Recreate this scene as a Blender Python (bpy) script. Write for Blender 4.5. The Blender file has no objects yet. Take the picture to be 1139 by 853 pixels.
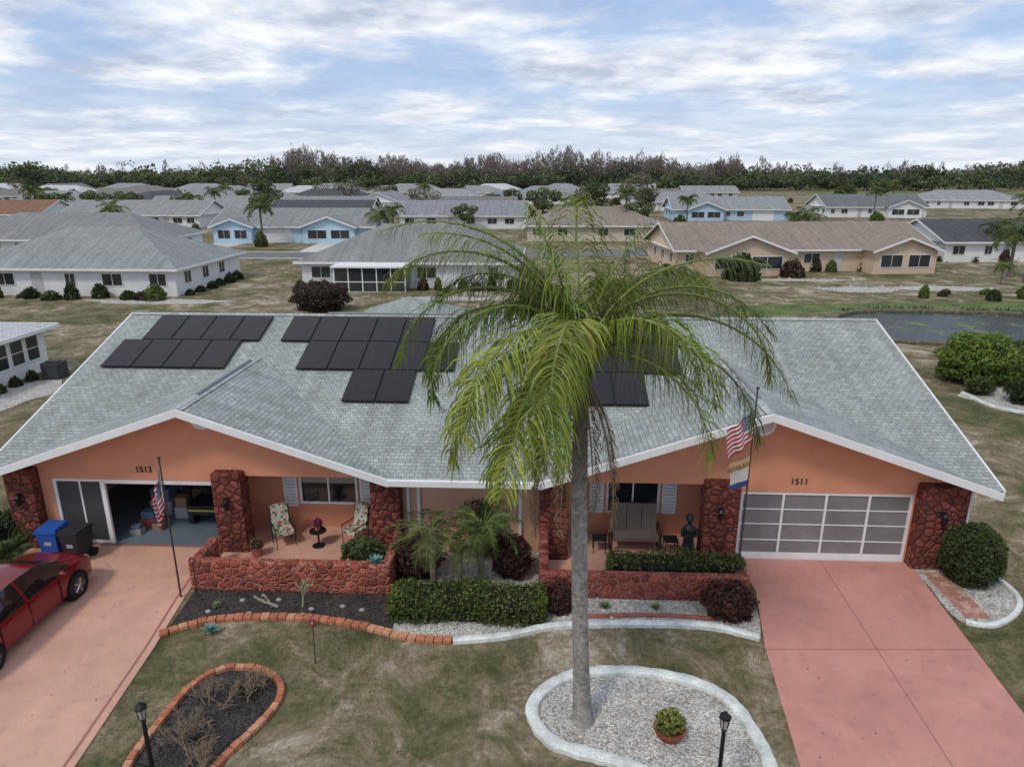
import bpy, math, random
import numpy as np
from mathutils import Vector, Matrix
rng=np.random.default_rng(7); random.seed(7)
S=bpy.context.scene; COL=bpy.context.collection
R=math.radians
# ------------------------------------------------------------------ node helpers
def nd(nt,t,ins=None,**props):
    n=nt.nodes.new(t)
    for k,v in props.items(): setattr(n,k,v)
    for k,v in (ins or {}).items():
        s=n.inputs[k]
        if isinstance(v,bpy.types.NodeSocket): nt.links.new(v,s)
        else: s.default_value=v
    return n
def c4(c): return (c[0],c[1],c[2],1.0)
def newmat(name):
    m=bpy.data.materials.new(name); m.use_nodes=True
    nt=m.node_tree; b=nt.nodes['Principled BSDF']
    b.inputs['Specular IOR Level'].default_value=0.3
    return m,nt,b
def ramp(nt,fac,stops):
    r=nd(nt,'ShaderNodeValToRGB',{'Fac':fac}); e=r.color_ramp.elements
    while len(e)<len(stops): e.new(0.5)
    for i,(p,c) in enumerate(stops):
        e[i].position=p; e[i].color=c4(c) if len(c)==3 else c
    return r.outputs['Color']
def coords(nt,kind='Object'): return nd(nt,'ShaderNodeTexCoord').outputs[kind]
def mulc(nt,col,fac):
    return nd(nt,'ShaderNodeVectorMath',{0:col,1:fac},operation='MULTIPLY').outputs[0]
def mrange(nt,v,a,b,c=0.0,d=1.0):
    return nd(nt,'ShaderNodeMapRange',{'Value':v,'From Min':a,'From Max':b,'To Min':c,'To Max':d}).outputs['Result']
def mat(name,col,rough=.75,amt=.12,ns=2.5,bump=0.0,bs=40,metal=0.0,kind='Object',spec=.3,fine=0.0):
    m,nt,b=newmat(name); co=coords(nt,kind)
    n=nd(nt,'ShaderNodeTexNoise',{'Vector':co,'Scale':ns,'Detail':6.0,'Roughness':.65})
    f=mrange(nt,n.outputs['Fac'],.3,.7,1-amt,1+amt)
    c=nd(nt,'ShaderNodeVectorMath',{0:tuple(col),1:f},operation='MULTIPLY').outputs[0]
    nb=nd(nt,'ShaderNodeTexNoise',{'Vector':co,'Scale':bs,'Detail':3.0})
    if fine: c=mulc(nt,c,mrange(nt,nb.outputs['Fac'],.3,.7,1-fine,1+fine))
    nt.links.new(c,b.inputs['Base Color'])
    b.inputs['Roughness'].default_value=rough; b.inputs['Metallic'].default_value=metal
    b.inputs['Specular IOR Level'].default_value=spec
    if bump:
        bp=nd(nt,'ShaderNodeBump',{'Height':nb.outputs['Fac'],'Strength':bump,'Distance':.02})
        nt.links.new(bp.outputs[0],b.inputs['Normal'])
    return m
def drive(name,col):
    m,nt,b=newmat(name); co=coords(nt)
    n=nd(nt,'ShaderNodeTexNoise',{'Vector':co,'Scale':.45,'Detail':8.0,'Roughness':.68,'Distortion':.6})
    n2=nd(nt,'ShaderNodeTexNoise',{'Vector':co,'Scale':130.0,'Detail':2.0})
    n3=nd(nt,'ShaderNodeTexNoise',{'Vector':co,'Scale':2.2,'Detail':8.0,'Roughness':.8})
    c=nd(nt,'ShaderNodeVectorMath',{0:tuple(col),1:mrange(nt,n.outputs['Fac'],.3,.7,.80,1.16)},operation='MULTIPLY').outputs[0]
    c=mulc(nt,c,mrange(nt,n2.outputs['Fac'],.3,.7,.84,1.16))
    c=mulc(nt,c,mrange(nt,n3.outputs['Fac'],.52,.70,1.0,.80))
    c=mulc(nt,c,mrange(nt,n3.outputs['Fac'],.28,.42,1.12,1.0))
    nt.links.new(c,b.inputs['Base Color']); b.inputs['Roughness'].default_value=.72
    bp=nd(nt,'ShaderNodeBump',{'Height':n2.outputs['Fac'],'Strength':.35,'Distance':.01}); nt.links.new(bp.outputs[0],b.inputs['Normal'])
    return m
def shingle(name,col,var=.15,rw=.14):
    m,nt,b=newmat(name); co=coords(nt,'UV')
    c1=[x*(1+var) for x in col]; c2=[x*(1-var) for x in col]
    br=nd(nt,'ShaderNodeTexBrick',{'Vector':co,'Color1':c4(c1),'Color2':c4(c2),'Mortar':c4([x*.45 for x in col]),'Scale':1.0,'Mortar Size':.009,'Mortar Smooth':.4,'Bias':0.0,'Brick Width':.22,'Row Height':rw})
    n=nd(nt,'ShaderNodeTexNoise',{'Vector':co,'Scale':.5,'Detail':8.0,'Roughness':.7})
    n2=nd(nt,'ShaderNodeTexNoise',{'Vector':co,'Scale':11.0,'Detail':4.0,'Roughness':.7})
    c=mulc(nt,br.outputs['Color'],mrange(nt,n.outputs['Fac'],.3,.7,.84,1.12))
    c=mulc(nt,c,mrange(nt,n2.outputs['Fac'],.3,.7,.78,1.22))
    mp=nd(nt,'ShaderNodeMapping',{'Vector':co,'Scale':(2.2,.12,1)})
    n3=nd(nt,'ShaderNodeTexNoise',{'Vector':mp.outputs[0],'Scale':1.0,'Detail':4.0})
    c=mulc(nt,c,mrange(nt,n3.outputs['Fac'],.35,.7,.86,1.1))
    nt.links.new(c,b.inputs['Base Color']); b.inputs['Roughness'].default_value=.9
    bp=nd(nt,'ShaderNodeBump',{'Height':br.outputs['Fac'],'Strength':.6,'Distance':-.014})
    nt.links.new(bp.outputs[0],b.inputs['Normal'])
    return m
def stone(name,col,mortar,sc=3.6):
    m,nt,b=newmat(name); co=coords(nt)
    w=nd(nt,'ShaderNodeTexNoise',{'Vector':co,'Scale':5.0,'Detail':2.0})
    co2=nd(nt,'ShaderNodeVectorMath',{0:co,1:nd(nt,'ShaderNodeVectorMath',{0:w.outputs['Color'],1:(.12,.12,.12)},operation='MULTIPLY').outputs[0]},operation='ADD').outputs[0]
    v=nd(nt,'ShaderNodeTexVoronoi',{'Vector':co2,'Scale':sc},feature='DISTANCE_TO_EDGE')
    vc=nd(nt,'ShaderNodeTexVoronoi',{'Vector':co2,'Scale':sc},feature='F1')
    g=nd(nt,'ShaderNodeSeparateColor',{'Color':vc.outputs['Color']}).outputs[0]
    n=nd(nt,'ShaderNodeTexNoise',{'Vector':co,'Scale':22.0,'Detail':5.0,'Roughness':.7})
    cc=ramp(nt,g,[(0,[x*.6 for x in col]),(.5,col),(1,[min(1,x*1.4) for x in col])])
    cc=mulc(nt,cc,mrange(nt,n.outputs['Fac'],.3,.7,.55,1.4))
    e=mrange(nt,v.outputs['Distance'],.02,.06)
    mx=nd(nt,'ShaderNodeMix',{'Factor':e},data_type='RGBA'); mx.inputs[6].default_value=c4(mortar); nt.links.new(cc,mx.inputs[7])
    nt.links.new(mx.outputs[2],b.inputs['Base Color']); b.inputs['Roughness'].default_value=.85
    h=nd(nt,'ShaderNodeMath',{0:mrange(nt,v.outputs['Distance'],0,.2),1:nd(nt,'ShaderNodeMath',{0:n.outputs['Fac'],1:.6},operation='MULTIPLY').outputs[0]},operation='ADD').outputs[0]
    bp=nd(nt,'ShaderNodeBump',{'Height':h,'Strength':1.0,'Distance':.05}); nt.links.new(bp.outputs[0],b.inputs['Normal'])
    return m
def gravel(name,c1,c2,sc=22):
    m,nt,b=newmat(name); co=coords(nt)
    v=nd(nt,'ShaderNodeTexVoronoi',{'Vector':co,'Scale':float(sc)},feature='F1')
    g=nd(nt,'ShaderNodeSeparateColor',{'Color':v.outputs['Color']}).outputs[0]
    n=nd(nt,'ShaderNodeTexNoise',{'Vector':co,'Scale':1.6,'Detail':8.0,'Roughness':.75})
    c=ramp(nt,g,[(0,c1),(.35,[(a+d)/2 for a,d in zip(c1,c2)]),(1,c2)])
    c=mulc(nt,c,mrange(nt,v.outputs['Distance'],.2,.75,1.1,.55))
    c=mulc(nt,c,mrange(nt,n.outputs['Fac'],.35,.65,.65,1.12))
    nt.links.new(c,b.inputs['Base Color']); b.inputs['Roughness'].default_value=.9
    bp=nd(nt,'ShaderNodeBump',{'Height':v.outputs['Distance'],'Strength':.8,'Distance':-.03}); nt.links.new(bp.outputs[0],b.inputs['Normal'])
    return m
def glassmat(name,col=(.02,.026,.03),rough=.08):
    return mat(name,col,rough,.5,.7,spec=.8)
def lawnmat():
    m,nt,b=newmat('lawn'); co=coords(nt)
    a=nd(nt,'ShaderNodeTexNoise',{'Vector':co,'Scale':.6,'Detail':14.0,'Roughness':.78,'Distortion':.6})
    g=nd(nt,'ShaderNodeTexNoise',{'Vector':co,'Scale':.11,'Detail':6.0,'Roughness':.65})
    f=nd(nt,'ShaderNodeTexNoise',{'Vector':co,'Scale':7.0,'Detail':9.0,'Roughness':.85})
    gm=mrange(nt,g.outputs['Fac'],.35,.65,-.08,.10)
    av=nd(nt,'ShaderNodeMath',{0:a.outputs['Fac'],1:gm},operation='ADD').outputs[0]
    c=ramp(nt,av,[(.34,(.070,.078,.030)),(.43,(.115,.110,.050)),(.495,(.170,.146,.080)),(.56,(.245,.200,.125)),(.65,(.43,.37,.285))])
    c=mulc(nt,c,mrange(nt,f.outputs['Fac'],.3,.7,.42,1.55))
    nt.links.new(c,b.inputs['Base Color']); b.inputs['Roughness'].default_value=.95; b.inputs['Specular IOR Level'].default_value=.1
    bp=nd(nt,'ShaderNodeBump',{'Height':f.outputs['Fac'],'Strength':.6,'Distance':.04}); nt.links.new(bp.outputs[0],b.inputs['Normal'])
    return m
def leafmat():
    m,nt,b=newmat('foliage')
    at=nd(nt,'ShaderNodeAttribute',attribute_name='Col')
    nt.links.new(at.outputs['Color'],b.inputs['Base Color']); b.inputs['Roughness'].default_value=.55; b.inputs['Specular IOR Level'].default_value=.25
    tr=nd(nt,'ShaderNodeBsdfTranslucent',{'Color':at.outputs['Color']})
    ms=nd(nt,'ShaderNodeMixShader',{0:.25,1:b.outputs[0],2:tr.outputs[0]})
    nt.links.new(ms.outputs[0],nt.nodes['Material Output'].inputs['Surface'])
    return m
# ------------------------------------------------------------------ mesh builder
class MB:
    def __init__(s): s.v=[];s.f=[];s.m=[]
    def poly(s,pts,mi=0):
        b=len(s.v); s.v+= [tuple(p) for p in pts]; s.f.append(tuple(range(b,b+len(pts)))); s.m.append(mi)
    def mesh(s,vs,fs,mi=0):
        b=len(s.v); s.v+=[tuple(p) for p in vs]
        for f in fs: s.f.append(tuple(b+i for i in f)); s.m.append(mi)
    def box(s,x0,x1,y0,y1,z0,z1,mi=0,M=None):
        x0,x1=sorted((x0,x1));y0,y1=sorted((y0,y1));z0,z1=sorted((z0,z1))
        vs=[(x0,y0,z0),(x1,y0,z0),(x1,y1,z0),(x0,y1,z0),(x0,y0,z1),(x1,y0,z1),(x1,y1,z1),(x0,y1,z1)]
        if M is not None: vs=[tuple(M@Vector(v)) for v in vs]
        s.mesh(vs,[(0,3,2,1),(4,5,6,7),(0,1,5,4),(1,2,6,5),(2,3,7,6),(3,0,4,7)],mi)
    def prism(s,pts,fn,a,b,mi=0):
        n=len(pts); lo=[fn(p,a) for p in pts]; hi=[fn(p,b) for p in pts]
        s.mesh(lo+hi,[tuple(range(n-1,-1,-1)),tuple(range(n,2*n))]+[(i,(i+1)%n,n+(i+1)%n,n+i) for i in range(n)],mi)
    def slab(s,pts,z0,z1,mi=0):
        ar=sum(pts[i][0]*pts[(i+1)%len(pts)][1]-pts[(i+1)%len(pts)][0]*pts[i][1] for i in range(len(pts)))
        if ar<0: pts=list(pts)[::-1]
        s.prism(pts,lambda p,t:(p[0],p[1],t),z0,z1,mi)
    def xz(s,pts,y0,y1,mi=0): s.prism(pts,lambda p,t:(p[0],t,p[1]),y0,y1,mi)
    def yz(s,pts,x0,x1,mi=0): s.prism(pts,lambda p,t:(t,p[0],p[1]),x0,x1,mi)
    def tube(s,pts,rad,seg=8,mi=0,cap=True):
        pts=[Vector(p) for p in pts]; n=len(pts)
        if not hasattr(rad,'__len__'): rad=[rad]*n
        b=len(s.v); ref=Vector((.13,.97,.2))
        for i,p in enumerate(pts):
            t=(pts[min(i+1,n-1)]-pts[max(i-1,0)]).normalized()
            if abs(t.dot(ref))>.95: ref=Vector((1,.1,.1))
            u=t.cross(ref).normalized(); w=t.cross(u)
            for k in range(seg):
                a=2*math.pi*k/seg; q=p+(u*math.cos(a)+w*math.sin(a))*rad[i]; s.v.append(tuple(q))
        for i in range(n-1):
            for k in range(seg):
                k2=(k+1)%seg; s.f.append((b+i*seg+k,b+i*seg+k2,b+(i+1)*seg+k2,b+(i+1)*seg+k)); s.m.append(mi)
        if cap:
            s.f.append(tuple(b+k for k in range(seg))); s.m.append(mi)
            s.f.append(tuple(b+(n-1)*seg+k for k in range(seg-1,-1,-1))); s.m.append(mi)
    def lathe(s,cx,cy,prof,seg=16,mi=0,sx=1,sy=1):
        b=len(s.v);n=len(prof)
        for r,z in prof:
            for k in range(seg):
                a=2*math.pi*k/seg; s.v.append((cx+r*sx*math.cos(a),cy+r*sy*math.sin(a),z))
        for i in range(n-1):
            for k in range(seg):
                k2=(k+1)%seg; s.f.append((b+i*seg+k,b+i*seg+k2,b+(i+1)*seg+k2,b+(i+1)*seg+k)); s.m.append(mi)
        s.f.append(tuple(b+k for k in range(seg-1,-1,-1))); s.m.append(mi)
        s.f.append(tuple(b+(n-1)*seg+k for k in range(seg))); s.m.append(mi)
    def ball(s,c,r,mi=0,seg=12,rings=8):
        r=(r,r,r) if not hasattr(r,'__len__') else r
        prof=[(max(1e-3,math.sin(math.pi*i/rings)),-math.cos(math.pi*i/rings)) for i in range(rings+1)]
        b=len(s.v); s.lathe(0,0,prof,seg,mi)
        for i in range(b,len(s.v)):
            v=s.v[i]; s.v[i]=(c[0]+v[0]*r[0],c[1]+v[1]*r[1],c[2]+v[2]*r[2])
    def build(s,name,mats,parent=None,smooth=False,bevel=0,loc=None,rotz=0):
        me=bpy.data.meshes.new(name); me.from_pydata(s.v,[],s.f)
        for m in mats: me.materials.append(m)
        me.polygons.foreach_set('material_index',s.m)
        me.update()
        uvl=me.uv_layers.new(name='UVMap'); Z=Vector((0,0,1))
        uv=np.zeros(len(me.loops)*2)
        for p in me.polygons:
            n=p.normal
            if abs(n.z)>.97: u=Vector((1,0,0)); w=Vector((0,1,0))
            else: u=Z.cross(n).normalized(); w=n.cross(u)
            for li in p.loop_indices:
                co=me.vertices[me.loops[li].vertex_index].co
                uv[2*li]=co.dot(u); uv[2*li+1]=co.dot(w)
        uvl.data.foreach_set('uv',uv)
        if smooth:
            me.polygons.foreach_set('use_smooth',[True]*len(me.polygons))
            try: me.set_sharp_from_angle(angle=R(40))
            except Exception: pass
        o=bpy.data.objects.new(name,me); COL.objects.link(o)
        if parent: o.parent=parent
        if loc: o.location=loc
        o.rotation_euler[2]=rotz
        if bevel:
            bm=o.modifiers.new('bevel','BEVEL'); bm.width=bevel; bm.segments=2; bm.limit_method='ANGLE'
        return o
def empty(name,loc=(0,0,0),rotz=0):
    e=bpy.data.objects.new(name,None); COL.objects.link(e); e.location=loc; e.rotation_euler[2]=rotz; e.empty_display_size=.2; return e
def spline(pts,closed=False,step=8):
    P=[Vector((p[0],p[1],0)) for p in pts]; n=len(P); out=[]
    rg=n if closed else n-1
    for i in range(rg):
        if closed: a,b,c,d=P[i-1],P[i],P[(i+1)%n],P[(i+2)%n]
        else: a,b,c,d=P[max(i-1,0)],P[i],P[i+1],P[min(i+2,n-1)]
        for k in range(step):
            t=k/step
            q=.5*((2*b)+(c-a)*t+(2*a-5*b+4*c-d)*t*t+(3*b-a-3*c+d)*t**3); out.append((q.x,q.y))
    if not closed: out.append((P[-1].x,P[-1].y))
    return out
def resample(pts,d,closed=False):
    if closed: pts=pts+[pts[0]]
    out=[]; acc=0; nxt=0
    for a,b in zip(pts[:-1],pts[1:]):
        L=math.dist(a,b)
        while nxt<=acc+L and L>0:
            t=(nxt-acc)/L; out.append((a[0]+(b[0]-a[0])*t,a[1]+(b[1]-a[1])*t,math.atan2(b[1]-a[1],b[0]-a[0]))); nxt+=d
        acc+=L
    return out
def curb(name,pts,w,h,m,closed=False,jit=.01):
    sp=resample(spline(pts,closed),.12,closed); mb=MB(); n=len(sp)
    prof=[(-.5,0),(-.48,.75),(-.3,1),(.3,1),(.48,.75),(.5,0)]
    for x,y,a in sp:
        k=1+random.uniform(-jit,jit)*6
        for u,z in prof: mb.v.append((x-math.sin(a)*u*w*k,y+math.cos(a)*u*w*k,z*h*(1+random.uniform(-jit,jit)*5)+(.002 if z else 0)))
    q=len(prof)
    for i in range(n if closed else n-1):
        j=(i+1)%n
        for k in range(q-1): mb.f.append((i*q+k,j*q+k,j*q+k+1,i*q+k+1)); mb.m.append(0)
    if not closed:
        mb.f.append(tuple(range(q))); mb.f.append(tuple((n-1)*q+k for k in range(q-1,-1,-1))); mb.m+=[0,0]
    return mb.build(name,[m],smooth=True)
def brickedge(name,pts,mats,closed=False,w=.2,h=.11,bl=.2):
    sp=resample(spline(pts,closed),bl+.015,closed); mb=MB()
    for x,y,a in sp:
        M=Matrix.Translation((x,y,random.uniform(-.012,.012)))@Matrix.Rotation(a+random.uniform(-.08,.08),4,'Z')
        mb.box(-bl/2,bl/2,-w/2,w/2,0,h,random.randrange(len(mats)),M)
    return mb.build(name,mats,bevel=.015)
# ------------------------------------------------------------------ foliage
LEAF=leafmat()
def unit(a): return a/np.maximum(1e-9,np.linalg.norm(a,axis=-1,keepdims=True))
class LB:
    def __init__(s): s.V=[];s.C=[];s.n=0;s.F=[]
    def quads(s,C,size,aspect=.45,col=None,up=0.0,vert=False):
        n=len(C); t=unit(rng.normal(size=(n,3)))
        if vert: t=unit(t*.35+np.array([0,0,1]))
        t[:,2]*=(1-up); t=unit(t)
        b=unit(np.cross(t,rng.normal(size=(n,3)))); size=np.asarray(size).reshape(-1,1)*np.ones((n,1))
        v=np.stack([C-t*size,C-b*size*aspect,C+t*size,C+b*size*aspect],1).reshape(-1,3)
        s.V.append(v); s.C.append(np.repeat(col,4,axis=0)); k=s.n+np.arange(n*4).reshape(-1,4); s.F.append(k); s.n+=n*4
    def strip(s,pts,wv,col):
        base=s.n; v=[]
        for p,w in zip(pts,wv): v.append(tuple(p-w)); v.append(tuple(p+w))
        s.V.append(np.array(v)); s.C.append(np.tile(col,(len(v),1)))
        k=[[base+2*i,base+2*i+1,base+2*i+3,base+2*i+2] for i in range(len(pts)-1)]
        s.F.append(np.array(k)); s.n+=len(v)
    def mesh(s,name,mats=None):
        V=np.concatenate(s.V);C=np.concatenate(s.C);F=np.concatenate(s.F)
        me=bpy.data.meshes.new(name); me.vertices.add(len(V)); me.vertices.foreach_set('co',V.ravel())
        me.loops.add(F.size); me.loops.foreach_set('vertex_index',F.ravel().astype(np.int32))
        me.polygons.add(len(F)); me.polygons.foreach_set('loop_start',np.arange(0,F.size,4,dtype=np.int32))
        me.update(calc_edges=True)
        ca=me.color_attributes.new('Col','FLOAT_COLOR','POINT')
        ca.data.foreach_set('color',np.concatenate([np.clip(C,0,1),np.ones((len(C),1))],1).ravel())
        me.materials.append(LEAF); return me
def colr(base,n,var=.3,hue=.12):
    b=np.array(base); k=1+rng.uniform(-var,var,(n,1)); h=1+rng.uniform(-hue,hue,(n,3)); return b*k*h
def obj(me,name,parent=None,loc=(0,0,0),rot=0,sc=1):
    o=bpy.data.objects.new(name,me); COL.objects.link(o); o.parent=parent; o.location=loc; o.rotation_euler[2]=rot; o.scale=(sc,sc,sc) if not hasattr(sc,'__len__') else sc; return o
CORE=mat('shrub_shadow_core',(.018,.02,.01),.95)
def shrub(name,x,y,rx,ry,h,col,n=1500,leaf=.05,box=False,lump=.16,z0=0.0,tips=None):
    e=empty(name,(x,y,z0)); mb=MB()
    if box:
        u=rng.uniform(-1,1,(n,3)); ax=rng.integers(0,5,n)
        for i in range(n):
            if ax[i]==0:u[i,0]=1
            elif ax[i]==1:u[i,0]=-1
            elif ax[i]==2:u[i,1]=-1
            elif ax[i]==3:u[i,1]=1
            else:u[i,2]=1
        d=u*np.array([rx,ry,h/2]); d[:,2]+=h/2
        w=np.sin(d[:,0]*3.1+1)*.045+np.sin(d[:,0]*7.3)*.035
        d[:,2]+=w; d[:,1]+=np.sin(d[:,0]*2.3+2)*.07; d+=rng.normal(scale=leaf*.9,size=d.shape)
        cs=np.clip((np.abs(u)**6).sum(1),1,3)[:,None]; d[:,:2]*=1-(cs-1)*.05; d[:,2]-=(cs[:,0]-1)*.03
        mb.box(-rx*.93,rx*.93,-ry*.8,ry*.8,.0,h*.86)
    else:
        d=unit(rng.normal(size=(n,3))); d=d[d[:,2]>-.85]; n=len(d)
        rr=1+lump*np.sin(d[:,:1]*5+x)*np.cos(d[:,1:2]*6+y)+lump*.6*np.sin(d[:,2:]*9+x*3)
        rad=rng.uniform(.82,1.04,(n,1))*rr; d=d*rad*np.array([rx,ry,h*.52]); d[:,2]+=h*.47
        d[:,2]=np.maximum(d[:,2],.03)
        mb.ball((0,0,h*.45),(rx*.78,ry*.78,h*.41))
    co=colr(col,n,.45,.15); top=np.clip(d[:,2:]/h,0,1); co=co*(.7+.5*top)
    if tips is not None:
        k=(rng.random(n)<.3)&(d[:,2]>h*.5); co[k]=colr(tips,k.sum(),.3)
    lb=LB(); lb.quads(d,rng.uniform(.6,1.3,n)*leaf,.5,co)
    mb.build('shadow_core',[CORE],e,smooth=True); obj(lb.mesh('leaves'),'leaves',e); return e  # near-black filler core inside the leaves; inner shade put into its colour
BARK=mat('bark',(.16,.13,.10),.95,.35,6,bump=.6,bs=25)
def frond(lb,mb,base,az,e0,L,droop,leaf,col,dens=.045,wid=.016,bend=.5,mi=1,start=.1,curl=0,pw=1.25):
    N=16; p=Vector(base); pts=[p.copy()]; ds=L/N; T=[]
    for i in range(N):
        s=(i+.5)/N; e=e0-droop*s**pw; a=az+curl*s
        d=Vector((math.cos(a)*math.cos(e),math.sin(a)*math.cos(e),math.sin(e))); p=p+d*ds; pts.append(p.copy()); T.append(d)
    T.append(T[-1]); mb.tube(pts,[.035*(L/3.4)*(1-.85*i/N) for i in range(N+1)],5,mi,False)
    k=int(L/dens); Z=Vector((0,0,-1)); H0=Vector((-math.sin(az),math.cos(az),0))
    fc=random.uniform(.75,1.25)
    for j in range(k):
        s=start+(1-start)*j/k; f=s*N; i=min(int(f),N-1); q=pts[i].lerp(pts[i+1],f-i); t=T[i]
        side=H0; upv=side.cross(t)
        ll=leaf*(math.sin(math.pi*min(1,.12+s*.84))**.6)
        for sg in (-1,1):
            ang=random.uniform(-.5,.75)
            d=(side*sg*math.cos(ang)+upv*math.sin(ang)+t*random.uniform(.35,.8)).normalized()
            l=ll*random.uniform(.7,1.15); pp=[q.copy()]; r=q.copy(); b2=bend*random.uniform(.6,1.5)
            for m_ in range(3):
                r=r+d*(l/3); pp.append(r.copy()); d=(d+Z*b2*(.6+m_*.5)).normalized()
            wd=d.cross(t)
            if wd.length<.05: wd=side
            wd=wd.normalized(); w=wid*random.uniform(.8,1.2)
            c=np.array(col)*fc*(1+random.uniform(-.35,.4)); c=c*np.array([1+random.uniform(-.1,.25),1,1])
            lb.strip(pp,[wd*w*.7,wd*w,wd*w*.75,wd*w*.12],c)
# ------------------------------------------------------------------ materials
M_roof=shingle('roof_shingles',(.345,.368,.343))
M_peach=mat('peach_stucco',(.62,.28,.165),.85,.07,1.2,bump=.25,bs=60)
M_peachlt=mat('light_peach_stucco',(.68,.40,.27),.85,.06,1.2,bump=.25,bs=60)
M_white=mat('white_trim',(.76,.76,.74),.5,.07,2)
M_pier=stone('pier_stone',(.22,.06,.042),(.045,.024,.02),4.6)
M_wall=stone('low_wall_stone',(.37,.092,.055),(.46,.24,.19),5.4)
M_wall2=stone('low_wall_stone_dark',(.31,.078,.052),(.32,.16,.13),5.2)
M_glass=glassmat('window_glass')
M_drvL=drive('left_driveway_paint',(.62,.355,.26))
M_drvR=drive('right_driveway_paint',(.55,.26,.21))
M_joint=mat('joint',(.34,.15,.12),.9)
M_gravelw=gravel('white_gravel',(.42,.38,.32),(.82,.79,.72))
M_mulch=gravel('dark_mulch',(.016,.013,.012),(.11,.095,.085),26)
M_curbw=mat('white_concrete_curb',(.64,.66,.61),.8,.3,2.5,bump=.3,bs=30,fine=.2)
M_brk=[mat('edge_brick_a',(.47,.18,.095),.85,.3,7),mat('edge_brick_b',(.40,.14,.08),.85,.3,7),mat('edge_brick_c',(.53,.26,.15),.85,.3,7)]
M_lawn=lawnmat()
M_black=mat('black_metal',(.012,.012,.014),.4)
# ------------------------------------------------------------------ camera, world, sun
cam=bpy.data.cameras.new('camera'); co=bpy.data.objects.new('camera',cam); COL.objects.link(co); S.camera=co
cam.sensor_width=36; cam.lens=36*770/1139; cam.clip_end=8000; cam.clip_start=.1
co.location=(0,0,10.6); pitch=math.atan((426.5-192)/770); co.rotation_euler=(math.pi/2-pitch,0,R(2.5))
w=bpy.data.worlds.new('World'); S.world=w; w.use_nodes=True; nt=w.node_tree; nt.nodes.clear()
sky=nd(nt,'ShaderNodeTexSky'); sky.sky_type='NISHITA'; sky.sun_disc=False; sky.sun_elevation=R(52); sky.sun_rotation=R(215)
tc=nd(nt,'ShaderNodeTexCoord'); sp=nd(nt,'ShaderNodeSeparateXYZ',{0:tc.outputs['Generated']})
zz=nd(nt,'ShaderNodeMath',{0:nd(nt,'ShaderNodeMath',{0:sp.outputs[2],1:0.0},operation='MAXIMUM').outputs[0],1:.11},operation='ADD').outputs[0]
ux=nd(nt,'ShaderNodeMath',{0:sp.outputs[0],1:zz},operation='DIVIDE').outputs[0]
uy=nd(nt,'ShaderNodeMath',{0:sp.outputs[1],1:zz},operation='DIVIDE').outputs[0]
cv=nd(nt,'ShaderNodeCombineXYZ',{0:ux,1:uy,2:2.2}).outputs[0]
n1=nd(nt,'ShaderNodeTexNoise',{'Vector':cv,'Scale':1.05,'Detail':10.0,'Roughness':.56,'Distortion':.25})
n2=nd(nt,'ShaderNodeTexNoise',{'Vector':cv,'Scale':1.8,'Detail':11.0,'Roughness':.62})
cl=mrange(nt,n1.outputs['Fac'],.40,.58)
ccol=ramp(nt,n2.outputs['Fac'],[(.37,(.50,.56,.70)),(.48,(.70,.75,.85)),(.60,(.93,.95,.98))])
hz=mrange(nt,sp.outputs[2],.0,.11,.6,0)
mxh=nd(nt,'ShaderNodeMix',{'Factor':hz},data_type='RGBA'); nt.links.new(ccol,mxh.inputs[6]); mxh.inputs[7].default_value=(.82,.87,.95,1)
bgs=nd(nt,'ShaderNodeBackground',{'Color':sky.outputs[0],'Strength':.05})
bgb=nd(nt,'ShaderNodeBackground',{'Color':(.30,.43,.72,1),'Strength':.76})
ads=nd(nt,'ShaderNodeAddShader',{0:bgs.outputs[0],1:bgb.outputs[0]})
bgc=nd(nt,'ShaderNodeBackground',{'Color':mxh.outputs[2],'Strength':1.05})
cl2=nd(nt,'ShaderNodeMath',{0:cl,1:nd(nt,'ShaderNodeMath',{0:hz,1:.2},operation='ADD').outputs[0]},operation='MAXIMUM').outputs[0]
ms=nd(nt,'ShaderNodeMixShader',{0:cl2,1:ads.outputs[0],2:bgc.outputs[0]})
ow=nd(nt,'ShaderNodeOutputWorld'); nt.links.new(ms.outputs[0],ow.inputs['Surface'])
sl=bpy.data.lights.new('sun','SUN'); sl.energy=1.5; sl.angle=R(10); sl.color=(1,.93,.84)
so=bpy.data.objects.new('sun',sl); COL.objects.link(so)
az=R(215); sd=Vector((math.sin(az)*math.cos(R(52)),math.cos(az)*math.cos(R(52)),math.sin(R(52))))
so.rotation_euler=sd.to_track_quat('Z','Y').to_euler(); so.location=(0,0,50)
S.view_settings.view_transform='Standard'; S.view_settings.look='None'; S.view_settings.exposure=0
# ------------------------------------------------------------------ ground
mb=MB(); mb.poly([(-3000,-200,0),(3000,-200,0),(3000,5000,0),(-3000,5000,0)]); mb.build('ground',[M_lawn])
M_field=mat('golf_grass',(.115,.15,.045),.95,.3,.02,fine=.2,bs=1.0)
mb=MB(); mb.slab([(105,262),(600,262),(700,420),(150,420)],-.1,.02); mb.build('grass_field',[M_field])
mb=MB(); mb.slab(spline([(17,53.5),(24,55.6),(34,55.2),(48,53.7),(90,58),(90,66),(47,61.5),(36,60),(24,59),(15,57)],True,6),-.1,.012); mb.build('grass_bank',[mat('bank_grass',(.105,.14,.04),.95,.45,.5,fine=.5,bs=6)])
M_asph=mat('asphalt',(.16,.16,.16),.9,.12,.5,fine=.15,bs=30)
M_conc=mat('concrete',(.55,.53,.49),.85,.1,.8,fine=.1,bs=20)
mb=MB(); mb.slab([(-400,-9),(400,-9),(400,-2),(-400,-2)],-.1,.008,0)
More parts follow.
